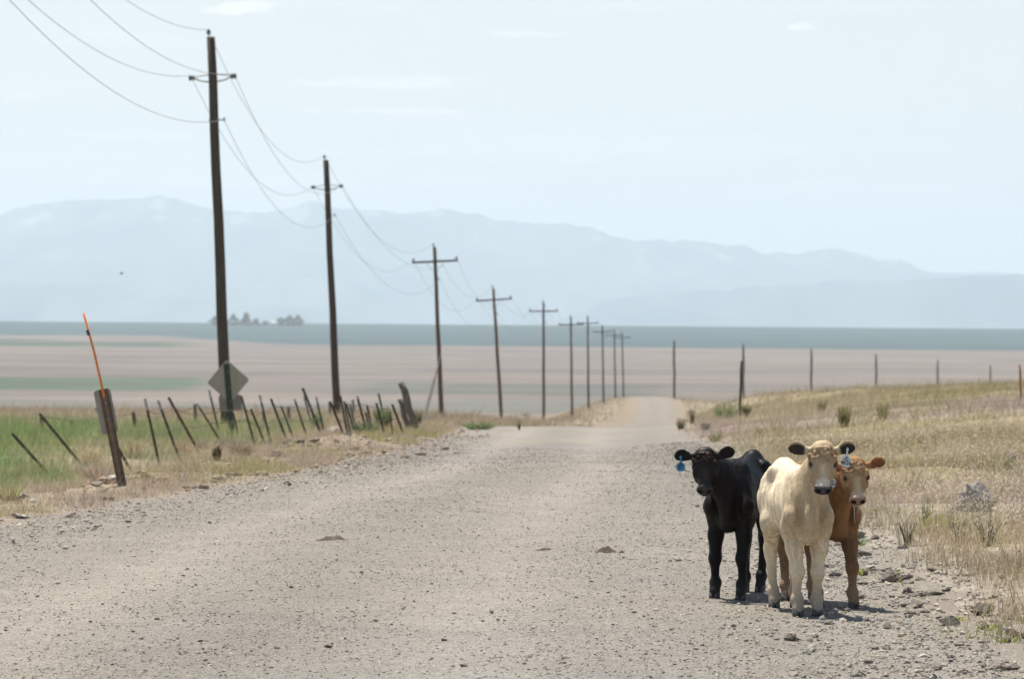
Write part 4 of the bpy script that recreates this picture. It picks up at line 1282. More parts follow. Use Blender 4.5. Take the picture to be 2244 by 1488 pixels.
plant('leafy_weed', 1893, 1262, 22, 34, 16, LIME, 'small bright leafy weed on the verge right of the tan calf', 'weed', None, .7, .02, 3, upright=.1, seed=8)
plant('leafy_weed', 2100, 1364, 18, 46, 22, LIME, 'bright green weed between stones, left of the pair low at right', 'weed', None, .7, .02, 3, upright=.1, seed=9)
plant('leafy_weed', 2162, 1382, 22, 46, 26, LIME, 'bright green weed below the largest rough rock', 'weed', None, .7, .02, 3, upright=.1, seed=10)
plant('leafy_weed', 2205, 1412, 26, 46, 24, LIME, 'lowest bright green weed near the right edge', 'weed', None, .7, .02, 3, upright=.1, seed=11)
plant('green_tuft', 1880, 1196, 26, 60, 70, [(0.16, 0.25, 0.09), (0.22, 0.30, 0.12)], 'green grass tuft behind the tan calf leg', 'grass tuft', None, .6, .006, upright=.4, seed=12)
plant('grass_tuft', 1850, 936, 58, 38, 110, [(0.20, 0.19, 0.075), (0.27, 0.25, 0.11)], 'dark olive upright tuft on the hill above the cream calf', 'grass tuft', 'olive tufts on the hillside', .5, .016, seed=13)
plant('grass_tuft', 1935, 920, 42, 36, 90, [(0.20, 0.19, 0.07), (0.27, 0.25, 0.11)], 'olive tuft on the hill right of the darkest upright one', 'grass tuft', 'olive tufts on the hillside', .5, .016, seed=14)
plant('grass_tuft', 1800, 905, 36, 30, 70, [(0.21, 0.20, 0.09), (0.28, 0.25, 0.13)], 'small pale olive tuft on the hill left of the darkest one', 'grass tuft', 'olive tufts on the hillside', .5, .016, seed=15)
plant('grass_tuft', 1568, 968, 30, 44, 90, [(0.22, 0.22, 0.08), (0.30, 0.28, 0.12)], 'olive tuft near the road directly above the black calf head', 'grass tuft', 'olive tufts on the hillside', .55, .012, upright=.4, seed=16)
plant('grass_tuft', 1668, 958, 24, 20, 50, [(0.20, 0.20, 0.08), (0.27, 0.25, 0.12)], 'little olive tuft above the black calf rump', 'grass tuft', 'olive tufts on the hillside', .5, .012, seed=17)
plant('shrub', 1635, 917, 34, 24, 90, [(0.11, 0.12, 0.05), (0.15, 0.15, 0.07)], 'dark green shrub right beside the steel post on the bank', 'shrub', None, .55, .02, seed=18, side_leaves=2)
plant('shrub', 1590, 922, 44, 60, 160, [(0.18, 0.22, 0.10), (0.22, 0.26, 0.12)], 'broad pale green shrub left of the steel post on the bank', 'shrub', None, .6, .02, upright=.4, seed=19, side_leaves=2)
plant('shrub', 1492, 942, 30, 26, 80, [(0.25, 0.22, 0.13), (0.18, 0.17, 0.09)], 'brownish shrub on the right shoulder of the road crest', 'shrub', None, .55, .02, upright=.4, seed=20)
plant('shrub', 1516, 930, 40, 16, 50, [(0.30, 0.24, 0.13), (0.24, 0.19, 0.10)], 'narrow brown dry stalks beside the road crest', 'shrub', None, .5, .02, seed=21)
plant('sagebrush', 503, 985, 36, 84, 240, GRY, 'grey brown twiggy sagebrush at the foot of the diamond sign', 'shrub', None, .6, .010, upright=.1, seed=22, side_leaves=2)
plant('sagebrush', 530, 1004, 40, 60, 170, BRN, 'brown dry bush on the berm right of the sagebrush', 'shrub', None, .6, .010, upright=.1, seed=23, side_leaves=2)
plant('dark_tuft', 475, 1010, 36, 26, 160, [(0.07, 0.05, 0.035), (0.12, 0.085, 0.055)], 'dark brown bristly tuft on the berm below the diamond sign', 'shrub', None, .5, .010, seed=24)
plant('dry_tuft', 292, 1004, 52, 62, 200, STR, 'pale straw tuft right behind the leaning brown marker', 'grass tuft', 'straw tufts by the left fence', .55, .010, upright=.3, seed=25)
plant('dry_tuft', 200, 1020, 50, 90, 230, STR, 'broad straw tuft left of the leaning brown marker', 'grass tuft', 'straw tufts by the left fence', .6, .010, upright=.3, seed=26)
plant('dry_tuft', 405, 998, 40, 60, 160, [(0.48, 0.33, 0.19), (0.42, 0.29, 0.17)], 'rust tinted straw tuft between crooked fence posts', 'grass tuft', 'straw tufts by the left fence', .6, .010, upright=.3, seed=27)
plant('dry_tuft', 215, 1056, 50, 90, 260, [(0.40, 0.31, 0.25), (0.34, 0.26, 0.20), (0.46, 0.37, 0.28)], 'pinkish dry bush at the verge before the leaning marker', 'grass tuft', 'straw tufts by the left fence', .6, .008, upright=.2, seed=28)
plant('dry_tuft', 20, 1098, 46, 70, 200, [(0.38, 0.36, 0.18), (0.46, 0.42, 0.24), (0.30, 0.28, 0.14)], 'olive straw tuft at the left edge of the photo', 'grass tuft', 'straw tufts by the left fence', .6, .008, upright=.3, seed=29)
plant('dry_tuft', 440, 985, 34, 44, 120, GRY + STR[:1], 'grey twiggy tuft left of the sagebrush', 'grass tuft', 'straw tufts by the left fence', .6, .009, upright=.3, seed=30)
plant('green_bush', 800, 953, 38, 62, 200, [(0.10, 0.15, 0.075), (0.14, 0.18, 0.09)], 'deep green bush among the fence posts beside the second pole', 'shrub', None, .6, .022, upright=.3, seed=31, side_leaves=2)
plant('green_bush', 840, 936, 50, 44, 160, [(0.16, 0.20, 0.09), (0.20, 0.24, 0.11)], 'lighter green bush right behind the deep green one', 'shrub', None, .6, .022, upright=.4, seed=32, side_leaves=2)
plant('green_bush', 695, 945, 46, 34, 120, [(0.13, 0.22, 0.07), (0.18, 0.25, 0.09)], 'light green bush behind the thickest crooked steel post', 'shrub', None, .55, .02, upright=.4, seed=33, side_leaves=2)
plant('green_bush', 918, 930, 34, 18, 70, [(0.20, 0.21, 0.08), (0.16, 0.18, 0.07)], 'olive weed right behind the thick leaning wooden post', 'shrub', None, .5, .02, seed=34)
plant('green_bush', 1050, 942, 24, 84, 170, [(0.15, 0.20, 0.09), (0.20, 0.24, 0.11)], 'green weeds beyond the road crest below the fourth pole', 'shrub', None, .6, .03, upright=.2, seed=35, side_leaves=2)
plant('green_bush', 1150, 912, 14, 50, 130, [(0.15, 0.22, 0.08), (0.20, 0.24, 0.10)], 'low green weeds left of the fifth pole foot', 'shrub', None, .6, .04, upright=.2, seed=36)
plant('dry_tuft', 1138, 942, 26, 12, 30, [(0.30, 0.25, 0.14), (0.24, 0.2, 0.1)], 'thin dry stalk at the road crest left of the middle', 'grass tuft', None, .4, .02, seed=37)

# ------------------------------------------------------------------ far off: trees, farmhouse, bird
def tree(px0, px1, pyt, D, label, seed, pyb=None):
    r = np.random.default_rng(seed)
    cx_ = (px0 + px1) / 2
    W0 = 1.25
    b = P(cx_, 713, D); gz = float(ground(b[0], D)); base = np.array([b[0], D, gz])
    H = P(cx_, pyt, D)[2] - gz; W = (px1 - px0) / F * D / 2 * W0
    root = empty('tree', base); tag(root, label, 'tree', 'trees round the far farmhouse')
    mb = MB()
    mb.tube([(0, 0, -1), (0.1, 0, H * .3), (0, 0.1, H * .7)], [H * .035, H * .025, H * .008], 8)
    for k in range(6):
        a = k * 1.05; z = H * (0.25 + .08 * k)
        mb.tube([(0, 0, z), (math.cos(a) * W * .6, math.sin(a) * W * .6, z + H * .16)], [H * .012, H * .004], 5)
    mb.build('trunk', M['bark'], root)
    n = 900
    z = r.random(n); prof = np.clip(1.0 - z ** 2.2, 0, 1) ** 0.6 * (0.8 + 0.35 * np.sin(z * 7 + seed))
    a = r.uniform(0, 6.283, n); q = np.sqrt(r.random(n))
    lump = 0.75 + 0.5 * vnoise(a * 1.6, z * 5, seed)
    c = np.stack([np.cos(a) * q * prof * W * lump, np.sin(a) * q * prof * W * lump, H * (0.02 + 0.98 * z)], -1)
    s = H * 0.07
    e1 = r.normal(0, s, (n, 3)); e2 = r.normal(0, s, (n, 3))
    V = np.stack([c, c + e1, c + e2], 1).reshape(-1, 3)
    mesh_np('crown', V, np.arange(3 * n).reshape(-1, 3), M['far_tree'], root)
for k, (a, b, t, lab) in enumerate(((458, 484, 694, 'leftmost far tree, just left of the nearest pole'), (498, 524, 690, 'far tree just right of the nearest pole'), (526, 552, 687, 'tallest pointed far tree'),
                                    (550, 572, 699, 'low far tree right of the pointed one'), (570, 592, 703, 'lowest far tree left of the farmhouse'), (604, 628, 696, 'far tree right beside the white farmhouse'),
                                    (622, 648, 692, 'middle tree of the far clump right of the farmhouse'), (640, 665, 691, 'rightmost far tree of the clump'))):
    tree(a, b, t, 6300 + 12 * k, lab, 400 + k)

def farmhouse():
    D = 6230.0
    b = P(598, 711, D); g = float(ground(b[0], D))
    root = empty('farmhouse', (b[0], D, g), 0.5); tag(root, 'tiny white farmhouse between the far tree clumps', 'farmhouse')
    mb = MB(); mb.box((0, 0, 2.2), (9, 7, 5.4))
    mb.prism([(-3.5, 0), (3.5, 0), (0, 2.6)], ((-4.5, 0, 4.9), (4.5, 0, 4.9)), ((0, 1, 0), (0, 0, 1)))
    mb.build('wall', M['white_wall'], root)
    mb = MB()
    for s in (-1, 1): mb.prism([(0, 2.75), (s * 4.0, -0.25), (s * 4.0, -0.05), (0, 2.95)], ((-4.9, 0, 4.9), (4.9, 0, 4.9)), ((0, 1, 0), (0, 0, 1)))
    mb.build('roof', M['roof'], root)
    for x in (-2.6, 0.2, 2.6):
        mb = MB(); mb.box((x, -3.52, 2.9), (1.1, 0.1, 1.4)); mb.build('window', M['glass'], root)
    mb = MB(); mb.box((-4.52, 0.5, 1.6), (0.1, 1.1, 2.1)); mb.build('door', M['bark'], root)
farmhouse()

def far_bush():
    h = hit(1547, 857); D = h[1]; b = h; g = float(h[2])
    plant_root = empty('far_shrub', (b[0], D, g)); tag(plant_root, 'dark bluish shrub on the flats beyond the far end of the road', 'shrub')
    r = np.random.default_rng(5)
    n = 300; H = 14 / F * D; W = 26 / F * D
    c = np.stack([r.normal(0, W * .25, n), r.normal(0, W * .25, n), H * r.random(n) ** .7], -1)
    e1 = r.normal(0, H * .1, (n, 3)); e2 = r.normal(0, H * .1, (n, 3))
    mesh_np('crown', np.stack([c, c + e1, c + e2], 1).reshape(-1, 3), np.arange(3 * n).reshape(-1, 3), M['far_tree'], plant_root)
    mb = MB()
    for k in range(5): mb.tube([(0, 0, -.3), (math.cos(k) * W * .1, math.sin(k * 2) * W * .1, H * .4), (math.cos(k * 1.3) * W * .3, math.sin(k) * W * .3, H * .75)], [H * .06, H * .04, H * .02], 5)
    mb.build('trunk', M['bark'], plant_root)
far_bush()

def bird():
    p = P(266, 600, 230.0)
    root = empty('bird', p, 0.4); tag(root, 'tiny dark bird flying high over the left of the valley', 'bird')
    mb = MB(); mb.tube([(-.10, 0, 0), (-.05, 0, .005), (.02, 0, .01), (.07, 0, .015), (.10, 0, .01)], [.008, .022, .03, .018, .004], 8)
    mb.tube([(.06, 0, .015), (.085, 0, .03), (.11, 0, .028), (.13, 0, .022)], [.014, .018, .014, .002], 7); mb.build('body', M['bird'], root, True)
    for s in (-1, 1):
        mb = MB(); mb.add([(.05, s * .02, .02), (-.03, s * .02, .02), (.06, s * .12, .07), (-.02, s * .12, .065), (-.01, s * .24, .03), (.05, s * .02, .026), (-.03, s * .02, .026), (.06, s * .12, .076), (-.02, s * .12, .071)], [(0, 1, 3, 2), (5, 7, 8, 6)], [(2, 3, 4), (7, 4, 8)])
        mb.build('wing', M['bird'], root)
    mb = MB(); mb.prism([(0, -.01), (0, .01), (-.09, .035), (-.09, -.035)], ((-.08, 0, 0), (-.08, 0, .006)), ((1, 0, 0), (0, 1, 0))); mb.build('tail', M['bird'], root)
bird()

# ------------------------------------------------------------------ calves
VOX = 0.0058
class Field:
    """a signed distance grid that primitives are blended into"""
    def __init__(s, lo, hi):
        s.lo = np.array(lo, float)
        s.n = np.ceil((np.array(hi) - s.lo) / VOX).astype(int) + 1
        s.f = np.full(s.n, 0.08, np.float32)
        s.ax = [(s.lo[i] + VOX * np.arange(s.n[i])).astype(np.float32) for i in range(3)]
    def _win(s, lo, hi, pad):
        a = np.clip(((np.array(lo) - pad - s.lo) / VOX).astype(int), 0, s.n - 1)
        b = np.clip(((np.array(hi) + pad - s.lo) / VOX).astype(int) + 2, 1, s.n)
        sl = tuple(slice(a[i], b[i]) for i in range(3))
        g = np.meshgrid(*[s.ax[i][sl[i]] for i in range(3)], indexing='ij')
        return sl, np.stack(g, -1)
    def put(s, sl, d, k):
        f = s.f[sl]
        h = np.clip(0.5 + 0.5 * (f - d) / k, 0, 1)
        s.f[sl] = f * (1 - h) + d * h - k * h * (1 - h)
    def cut(s, sl, d, k):
        f = s.f[sl]
        h = np.clip(0.5 - 0.5 * (f + d) / k, 0, 1)
        s.f[sl] = f * (1 - h) + (-d) * h + k * h * (1 - h)
    def cone(s, a, b, ra, rb, k=0.03, sq=(1, 1, 1), cut=False):
        """round cone; sq stretches the section along x, y, z"""
        a, b, q = np.array(a, float), np.array(b, float), np.array(sq, float)
        r = max(ra, rb) * max(sq)
        sl, p = s._win(np.minimum(a, b) - r, np.maximum(a, b) + r, k + 0.03)
        pa = (p - a) / q; ba = (b - a) / q
        t = np.clip((pa @ ba) / (ba @ ba), 0, 1)
        d = (np.linalg.norm(pa - t[..., None] * ba, axis=-1) - (ra + (rb - ra) * t)) * min(1.0, q.min() ** .5)
        (s.cut if cut else s.put)(sl, d.astype(np.float32), k)
    def ell(s, c, r, k=0.03, rot=None, cut=False):
        c, r = np.array(c, float), np.array(r, float)
        R_ = r.max()
        sl, p = s._win(c - R_, c + R_, k + 0.03)
        q = p - c
        if rot is not None: q = q @ rot            # columns of rot: the axes of the ellipsoid
        k0 = np.linalg.norm(q / r, axis=-1); k1 = np.linalg.norm(q / (r * r), axis=-1) + 1e-9
        d = k0 * (k0 - 1) / k1
        (s.cut if cut else s.put)(sl, d.astype(np.float32), k)
    def ear(s, root, A, B, N, L=0.125, W=0.040, k=0.012):
        root = np.array(root); c = root + A * L * .5
        sl, p = s._win(c - L * .75, c + L * .75, 0.02)
        q = p - root
        a, b, n = q @ A, q @ B, q @ N
        t = a / L
        prof = np.interp(t, [-0.2, 0, .12, .3, .5, .68, .82, .92, .98, 1.0, 1.05], [.010, .016, .021, .034, .0405, .040, .033, .022, .010, 0.002, -.02]) * (W / 0.040)
        bb = b + 0.012 * np.sin(np.clip(t, 0, 1) * 2.4)
        n0 = 7.5 * bb * bb - 0.010 * np.sin(np.clip(t, 0, 1) * math.pi) + 0.012 * np.clip(t - .6, 0, 1)
        th = 0.0062 + 0.006 * np.clip(1 - t * 3, 0, 1)
        e1 = np.abs(n - n0) * 0.9 - th
        e2 = np.abs(bb) - prof
        e3 = a - L
        e4 = -a - 0.01
        d = np.maximum(np.maximum(e1, e2), np.maximum(e3, e4))
        s.put(sl, d.astype(np.float32), k)
    def mesh(s):
        f = s.f; n = f.shape
        ins = f < 0
        corner = [(i, j, k) for i in (0, 1) for j in (0, 1) for k in (0, 1)]
        def cs(c): return tuple(slice(c[i], n[i] - 1 + c[i]) for i in range(3))
        cnt = sum(ins[cs(c)].astype(np.int8) for c in corner)
        act = (cnt > 0) & (cnt < 8)
        idx = np.full(act.shape, -1, np.int64)
        cells = np.argwhere(act)
        idx[tuple(cells.T)] = np.arange(len(cells))
        acc = np.zeros((len(cells), 3)); num = np.zeros(len(cells))
        for a in corner:
            for axn in range(3):
                if a[axn]: continue
                b = list(a); b[axn] = 1
                fa = f[tuple((cells + a).T)]; fb = f[tuple((cells + b).T)]
                m = (fa < 0) != (fb < 0)
                t = np.where(m, fa / np.where(m, fa - fb, 1), 0)
                pt = np.array(a, float)[None] + np.eye(3)[axn][None] * t[:, None]
                acc += pt * m[:, None]; num += m
        V = s.lo + VOX * (cells + acc / num[:, None])
        Q = []
        for axn in range(3):
            u, v = (axn + 1) % 3, (axn + 2) % 3
            sa = [slice(1, n[i] - 1) for i in range(3)]; sb = list(sa)
            sa[axn] = slice(0, n[axn] - 1); sb[axn] = slice(1, n[axn])
            A_, B_ = ins[tuple(sa)], ins[tuple(sb)]
            e = np.argwhere(A_ != B_)
            off = np.array([1, 1, 1]); off[axn] = 0
            e0 = e + off
            flip = A_[tuple(e.T)]
            du = np.zeros(3, int); dv = np.zeros(3, int); du[u] = 1; dv[v] = 1
            q = np.stack([idx[tuple((e0 - du - dv).T)], idx[tuple((e0 - dv).T)], idx[tuple(e0.T)], idx[tuple((e0 - du).T)]], -1)
            q[~flip] = q[~flip][:, ::-1]
            Q.append(q)
        Q = np.concatenate(Q); Q = Q[(Q >= 0).all(1)]
        return V, Q

def vnorm(V, Q):
    d1 = V[Q[:, 2]] - V[Q[:, 0]]; d2 = V[Q[:, 3]] - V[Q[:, 1]]
    fn = np.cross(d1, d2)
    N = np.zeros_like(V)
    for i in range(4): np.add.at(N, Q[:, i], fn)
    return N / (np.linalg.norm(N, axis=1)[:, None] + 1e-12)

def lapl(V, Q, it, lam=0.5, w=None):
    for _ in range(it):
        A = np.zeros_like(V); c = np.zeros(len(V))
        for i in range(4):
            np.add.at(A, Q[:, i], V[Q[:, (i + 1) % 4]] + V[Q[:, (i + 3) % 4]]); np.add.at(c, Q[:, i], 2)
        A /= np.maximum(c, 1)[:, None]
        V = V + (A - V) * (lam if w is None else lam * w[:, None])
    return V

def noise3(p, s, seed):
    return (vnoise(p[:, 0] * s + p[:, 2] * s * .7, p[:, 1] * s - p[:, 2] * s * .4, seed) + vnoise(p[:, 2] * s + 3, p[:, 0] * s * .6 - p[:, 1] * s, seed + 1)) / 2

def make_calf(name, label, spec):
    """spec: foot (pixel of the middle of the forefeet), heading, scale, feet offsets, head pixel and depth, coat"""
    sc = spec['scale']
    a = R(spec['heading'])
    fw = np.array([math.sin(a), -math.cos(a), 0]); lf = np.array([math.cos(a), math.sin(a), 0])
    g = hit(*spec['foot'])
    org = g - fw * 0.33 * sc
    org[2] = float(surf(np.array([org[0]]), np.array([org[1]]))[0])
    RZ = np.stack([fw, lf, [0, 0, 1.0]], 1)           # local (forward, left, up) -> world
    root = empty(name, org, math.atan2(fw[1], fw[0])); root.scale = (sc, sc, sc)
    tag(root, label, 'calf', 'calves standing on the road edge')
    def loc(world): return (RZ.T @ (np.array(world) - org)) / sc
    def surfz(x, y):
        w = org + RZ @ (np.array([x, y, 0]) * sc)
        return (float(surf(np.array([w[0]]), np.array([w[1]]))[0]) - org[2]) / sc
    lean = spec.get('thin', 1.0)
    hp = loc(P(*spec['poll'], spec['poll_D']))
    F_ = Field((-0.62, min(-0.30, hp[1] - 0.25), -0.03), (max(0.60, hp[0] + 0.36), max(0.30, hp[1] + 0.25), max(1.0, hp[2] + 0.13)))
    print(spec['key'], 'poll local', hp)
        # ---- trunk
    wd_ = spec.get('wide', 1.0)
    F_.ell((0.20, 0, 0.650), (0.21, 0.122 * wd_, 0.205), 0.05)
    F_.ell((-0.02, 0, 0.650), (0.27, 0.150 * lean, 0.185), 0.06)
    F_.ell((-0.20, 0, 0.665), (0.21, 0.132 * lean, 0.165), 0.06)
    F_.ell((-0.36, 0, 0.745), (0.15, 0.125 * lean, 0.135), 0.05)
    F_.cone((0.24, 0, 0.800), (-0.02, 0, 0.800), 0.060, 0.045, 0.05)
    rp = spec.get('rump', 0.0)
    F_.cone((-0.02, 0, 0.800 + rp * .5), (-0.33, 0, 0.850 + rp), 0.045, 0.048 - rp * .3, 0.06)
    F_.cone((-0.33, 0, 0.850 + rp), (-0.46, 0, 0.850 + rp * .3), 0.050 - rp * .3, 0.042, 0.04)
    F_.cone((0.23, 0, 0.83), (0.13, 0, 0.84), 0.040, 0.03, 0.05)
    for y in (-1, 1):
        F_.ell((-0.265, y * 0.088 * lean, 0.825), (0.040, 0.034, 0.034), 0.06)              # hip bone
        F_.ell((-0.485, y * 0.062, 0.765), (0.030, 0.030, 0.035), 0.045)                    # pin bone
        # hollow flank in front of the hip
        F_.ell((-0.175, y * 0.219 * lean, 0.775), (0.085, 0.070, 0.075), 0.07, cut=True)
        # shoulder blade and upper arm
        F_.cone((0.215, y * 0.062 * wd_, 0.80), (0.335, y * 0.090 * wd_, 0.585), 0.056, 0.066, 0.05, (1.1, .78, 1))
        F_.cone((0.335, y * 0.090 * wd_, 0.585), (0.255, y * 0.098, 0.50), 0.058, 0.050, 0.04)
    # ---- brisket
    F_.ell((0.375, 0, 0.560), (0.080, 0.072, 0.125), 0.04)
    F_.cone((0.385, 0, 0.60), (0.345, 0, 0.455), 0.040, 0.030, 0.04)
    F_.cone((0.36, 0, 0.50), (0.18, 0, 0.485), 0.050, 0.055, 0.05)
    for y in (-1, 1):
        F_.ell((0.435, y * 0.064, 0.60), (0.055, 0.020, 0.125), 0.045, cut=True)     # hollow between brisket and shoulder
    # ---- neck and head
    hy = R(spec.get('head_yaw', 0)) - a + 0.0
    # head yaw measured in the world (0 = facing the camera), turned into the calf's own frame
    w_dir = np.array([math.sin(R(spec.get('head_yaw', 0))), -math.cos(R(spec.get('head_yaw', 0))), 0])
    f2 = RZ.T @ w_dir; l2 = np.cross([0, 0, 1.0], f2)
    pt = R(spec.get('pitch', 41)); tl = R(spec.get('tilt', 0))
    up2 = np.array([0, 0, 1.0])
    l2t = l2 * math.cos(tl) + up2 * math.sin(tl); u2t = np.cross(f2, l2t)
    HX = f2 * math.cos(pt) - u2t * math.sin(pt); HZ = f2 * math.sin(pt) + u2t * math.cos(pt); HY = l2t
    HR = np.stack([HX, HY, HZ], 1)
    hs = spec.get('head_scale', 1.0)
    hx = spec.get('head_short', 0.92)
    def hd(x, y, z): return hp + HR @ (np.array([x * hx, y, z]) * hs)
    n1 = hd(0.035, 0, -0.075)
    F_.cone((0.24, 0, 0.735), n1 * .5 + np.array([0.24, 0, 0.735]) * .5, 0.108, 0.082, 0.05, (1, .78, 1.08))
    F_.cone(n1 * .5 + np.array([0.24, 0, 0.735]) * .5, n1, 0.083, 0.070, 0.04, (1, .84, 1.05))
    thr = hd(0.10, 0, -0.13)
    F_.cone((0.40, 0, 0.60), thr, 0.055, 0.042, 0.04, (1, .62, 1))                       # throat and dewlap
    F_.cone((0.335, 0, 0.70), hd(0.06, 0, -0.11), 0.082, 0.055, 0.04, (1, .76, 1))
    H = lambda *v: (v[0] * hs * hx, v[1] * hs, v[2] * hs)
    F_.ell(hd(0.045, 0, -0.050), H(0.080, 0.080, 0.072), 0.03, HR)
    F_.ell(hd(0.000, 0, -0.022), H(0.045, 0.058, 0.042), 0.03, HR)                          # poll
    F_.ell(hd(0.105, 0, -0.045), H(0.080, 0.074, 0.058), 0.03, HR)
    F_.cone(hd(0.13, 0, -0.052), hd(0.262, 0, -0.066), 0.052 * hs, 0.038 * hs, 0.03)         # nose bridge
    F_.cone(hd(0.085, 0, -0.120), hd(0.255, 0, -0.108), 0.048 * hs, 0.032 * hs, 0.03)        # jaw
    for y in (-1, 1):
        F_.ell(hd(0.115, y * 0.046, -0.105), H(0.068, 0.030, 0.055), 0.035, HR)              # cheek
        F_.ell(hd(0.086, y * 0.058, -0.010), H(0.034, 0.024, 0.016), 0.018, HR)              # brow
        F_.ell(hd(0.122, y * 0.076, -0.034), H(0.028, 0.013, 0.015), 0.010, HR, True)        # eye socket
        F_.ell(hd(0.152, y * 0.066, -0.056), H(0.030, 0.014, 0.016), 0.018, HR)              # lower lid to cheekbone
        F_.ell(hd(0.280, y * 0.030, -0.060), H(0.026, 0.026, 0.030), 0.018, HR)              # nostril wings
    F_.ell(hd(0.274, 0, -0.076), H(0.032, 0.046, 0.038), 0.02, HR)                           # muzzle pad
    F_.ell(hd(0.270, 0, -0.116), H(0.026, 0.033, 0.017), 0.012, HR)                          # lower lip and chin
    F_.ell(hd(0.298, 0, -0.103), H(0.020, 0.038, 0.003), 0.006, HR, True)                    # mouth line
    for y in (-1, 1):
        F_.ell(hd(0.304, y * 0.0285, -0.056), H(0.018, 0.0130, 0.0150), 0.006, HR, True)      # nostrils
    ears = []
    for y, key in ((-1, 'ear_r'), (1, 'ear_l')):
        e = spec.get(key, {})
        el = R(e.get('up', 8)); sw = R(e.get('back', 18)); ro = R(e.get('roll', 0))
        A = l2 * y * math.cos(el) * math.cos(sw) + up2 * math.sin(el) - f2 * math.cos(el) * math.sin(sw); A /= np.linalg.norm(A)
        N = f2 * math.cos(R(e.get('open', 0))) - up2 * math.sin(R(e.get('open', 0))); N -= A * N.dot(A); N /= np.linalg.norm(N)
        B = np.cross(N, A) * 1.0
        B, N = B * math.cos(ro) + N * math.sin(ro), N * math.cos(ro) - B * math.sin(ro)
        if B[2] < 0: B = -B
        rt = hd(0.022, y * 0.068, -0.030)
        L = e.get('len', 0.125) * hs; W = e.get('wid', 0.041) * hs
        F_.cone(rt - A * 0.01, rt + A * 0.035, 0.021 * hs, 0.017 * hs, 0.02)
        F_.ear(rt + A * 0.012, A, -B, N, L, W)
        ears.append((rt + A * 0.012, A, B, N, L, W))
    # ---- legs
    feet = []
    for key, y, front in (('fr', -1, True), ('fl', 1, True), ('hr', -1, False), ('hl', 1, False)):
        ox, oy = spec['feet'].get(key, (0, 0))
        if front:
            fx, fy = 0.335 + ox, y * 0.085 + oy
            z0 = surfz(fx, fy)
            J = [(0.275, y * 0.094, 0.52), (0.30 + ox * .35, y * 0.092 + oy * .6, 0.40), (0.325 + ox * .7, y * 0.087 + oy, 0.275), (0.335 + ox * .75, y * 0.087 + oy, 0.245), (0.318 + ox * .95, y * 0.088 + oy * .95, 0.125 + z0), (0.322 + ox, fy, 0.098 + z0), (fx + 0.012, fy, 0.045 + z0)]
            F_.cone(J[0], J[1], 0.060, 0.048, 0.04, (1.1, .92, 1)); F_.cone(J[1], J[2], 0.047, 0.037, 0.03)
            F_.ell(tuple(np.array(J[2]) * .5 + np.array(J[3]) * .5 + np.array([0.006, 0, 0])), (0.041, 0.0430, 0.050), 0.018)
            F_.cone(J[3], J[4], 0.031, 0.0255, 0.022); F_.ell(J[5], (0.036, 0.0375, 0.035), 0.020); F_.cone(J[5], J[6], 0.033, 0.035, 0.018)
        else:
            fx, fy = -0.40 + ox, y * 0.085 + oy
            z0 = surfz(fx, fy)
            hk = (-0.455 + ox, y * 0.088 + oy * .8, 0.36)
            F_.ell((-0.345, y * 0.080, 0.665), (0.125, 0.066, 0.155), 0.05)
            F_.cone((-0.31, y * 0.088, 0.64), (-0.225 + ox * .3, y * 0.112 + oy * .2, 0.53), 0.095, 0.068, 0.05, (1, .72, 1))
            F_.cone((-0.225 + ox * .3, y * 0.112 + oy * .2, 0.53), (hk[0] + 0.02, hk[1], hk[2] + 0.02), 0.066, 0.036, 0.04)
            F_.cone((-0.43, y * 0.075, 0.66), (hk[0] - 0.006, hk[1], hk[2] + 0.05), 0.062, 0.022, 0.05)
            F_.cone((hk[0] - 0.012, hk[1], hk[2] + 0.035), (hk[0] - 0.004, hk[1], hk[2] - 0.05), 0.026, 0.030, 0.03)
            F_.ell((hk[0] + 0.006, hk[1], hk[2] - 0.005), (0.043, 0.036, 0.046), 0.025)
            F_.cone((hk[0] + 0.002, hk[1], hk[2] - 0.03), (-0.422 + ox, fy, 0.125 + z0), 0.033, 0.0262, 0.024)
            F_.ell((-0.416 + ox, fy, 0.100 + z0), (0.036, 0.037, 0.035), 0.020); F_.cone((-0.414 + ox, fy, 0.098 + z0), (fx + 0.012, fy, 0.045 + z0), 0.031, 0.033, 0.018)
        feet.append((fx + 0.018, fy, z0))
    # ---- tail
    F_.cone((-0.47, 0, 0.855), (-0.535, 0, 0.79), 0.030, 0.020, 0.03); F_.cone((-0.535, 0, 0.79), (-0.545, 0.0, 0.56), 0.019, 0.014, 0.02)
    F_.cone((-0.545, 0.0, 0.56), (-0.54, 0.0, 0.48), 0.020, 0.012, 0.02)
    V, Q = F_.mesh()
    N = vnorm(V, Q)
    # ---- regions
    hl = ((V - hp) @ HR) / (hs * np.array([hx, 1, 1]))
    inhead = sstep(0.03, -0.02, np.linalg.norm((hl - np.array([0.14, 0, -0.06])) / np.array([0.20, 0.105, 0.105]), axis=1) - 1.0)
    Wm = np.clip(1 - inhead * 0.8, 0.1, 1)
    V = lapl(V, Q, 3, 0.5, Wm)
    # ribs, muscle and curls: shallow relief in the hide
    rib = np.sin((V[:, 0] + 0.25 * (V[:, 2] - .65)) * 2 * math.pi / 0.062) * np.exp(-((V[:, 2] - .68) / .12) ** 2) * np.exp(-((V[:, 0] + .02) / .17) ** 2)
    mus = (noise3(V, 9, 7) - .5) * 0.007 * sstep(.3, .5, V[:, 2]) + (noise3(V, 34, 9) - .5) * 0.0022
    V = V + N * (0.0016 * rib + mus * (1 - inhead))[:, None]
    fore = inhead * sstep(0.14, 0.08, hl[:, 0]) * sstep(-0.09, -0.02, hl[:, 2])
    V = V + N * (fore * ((noise3(hl, 60, 21) - .5) * 0.042))[:, None]
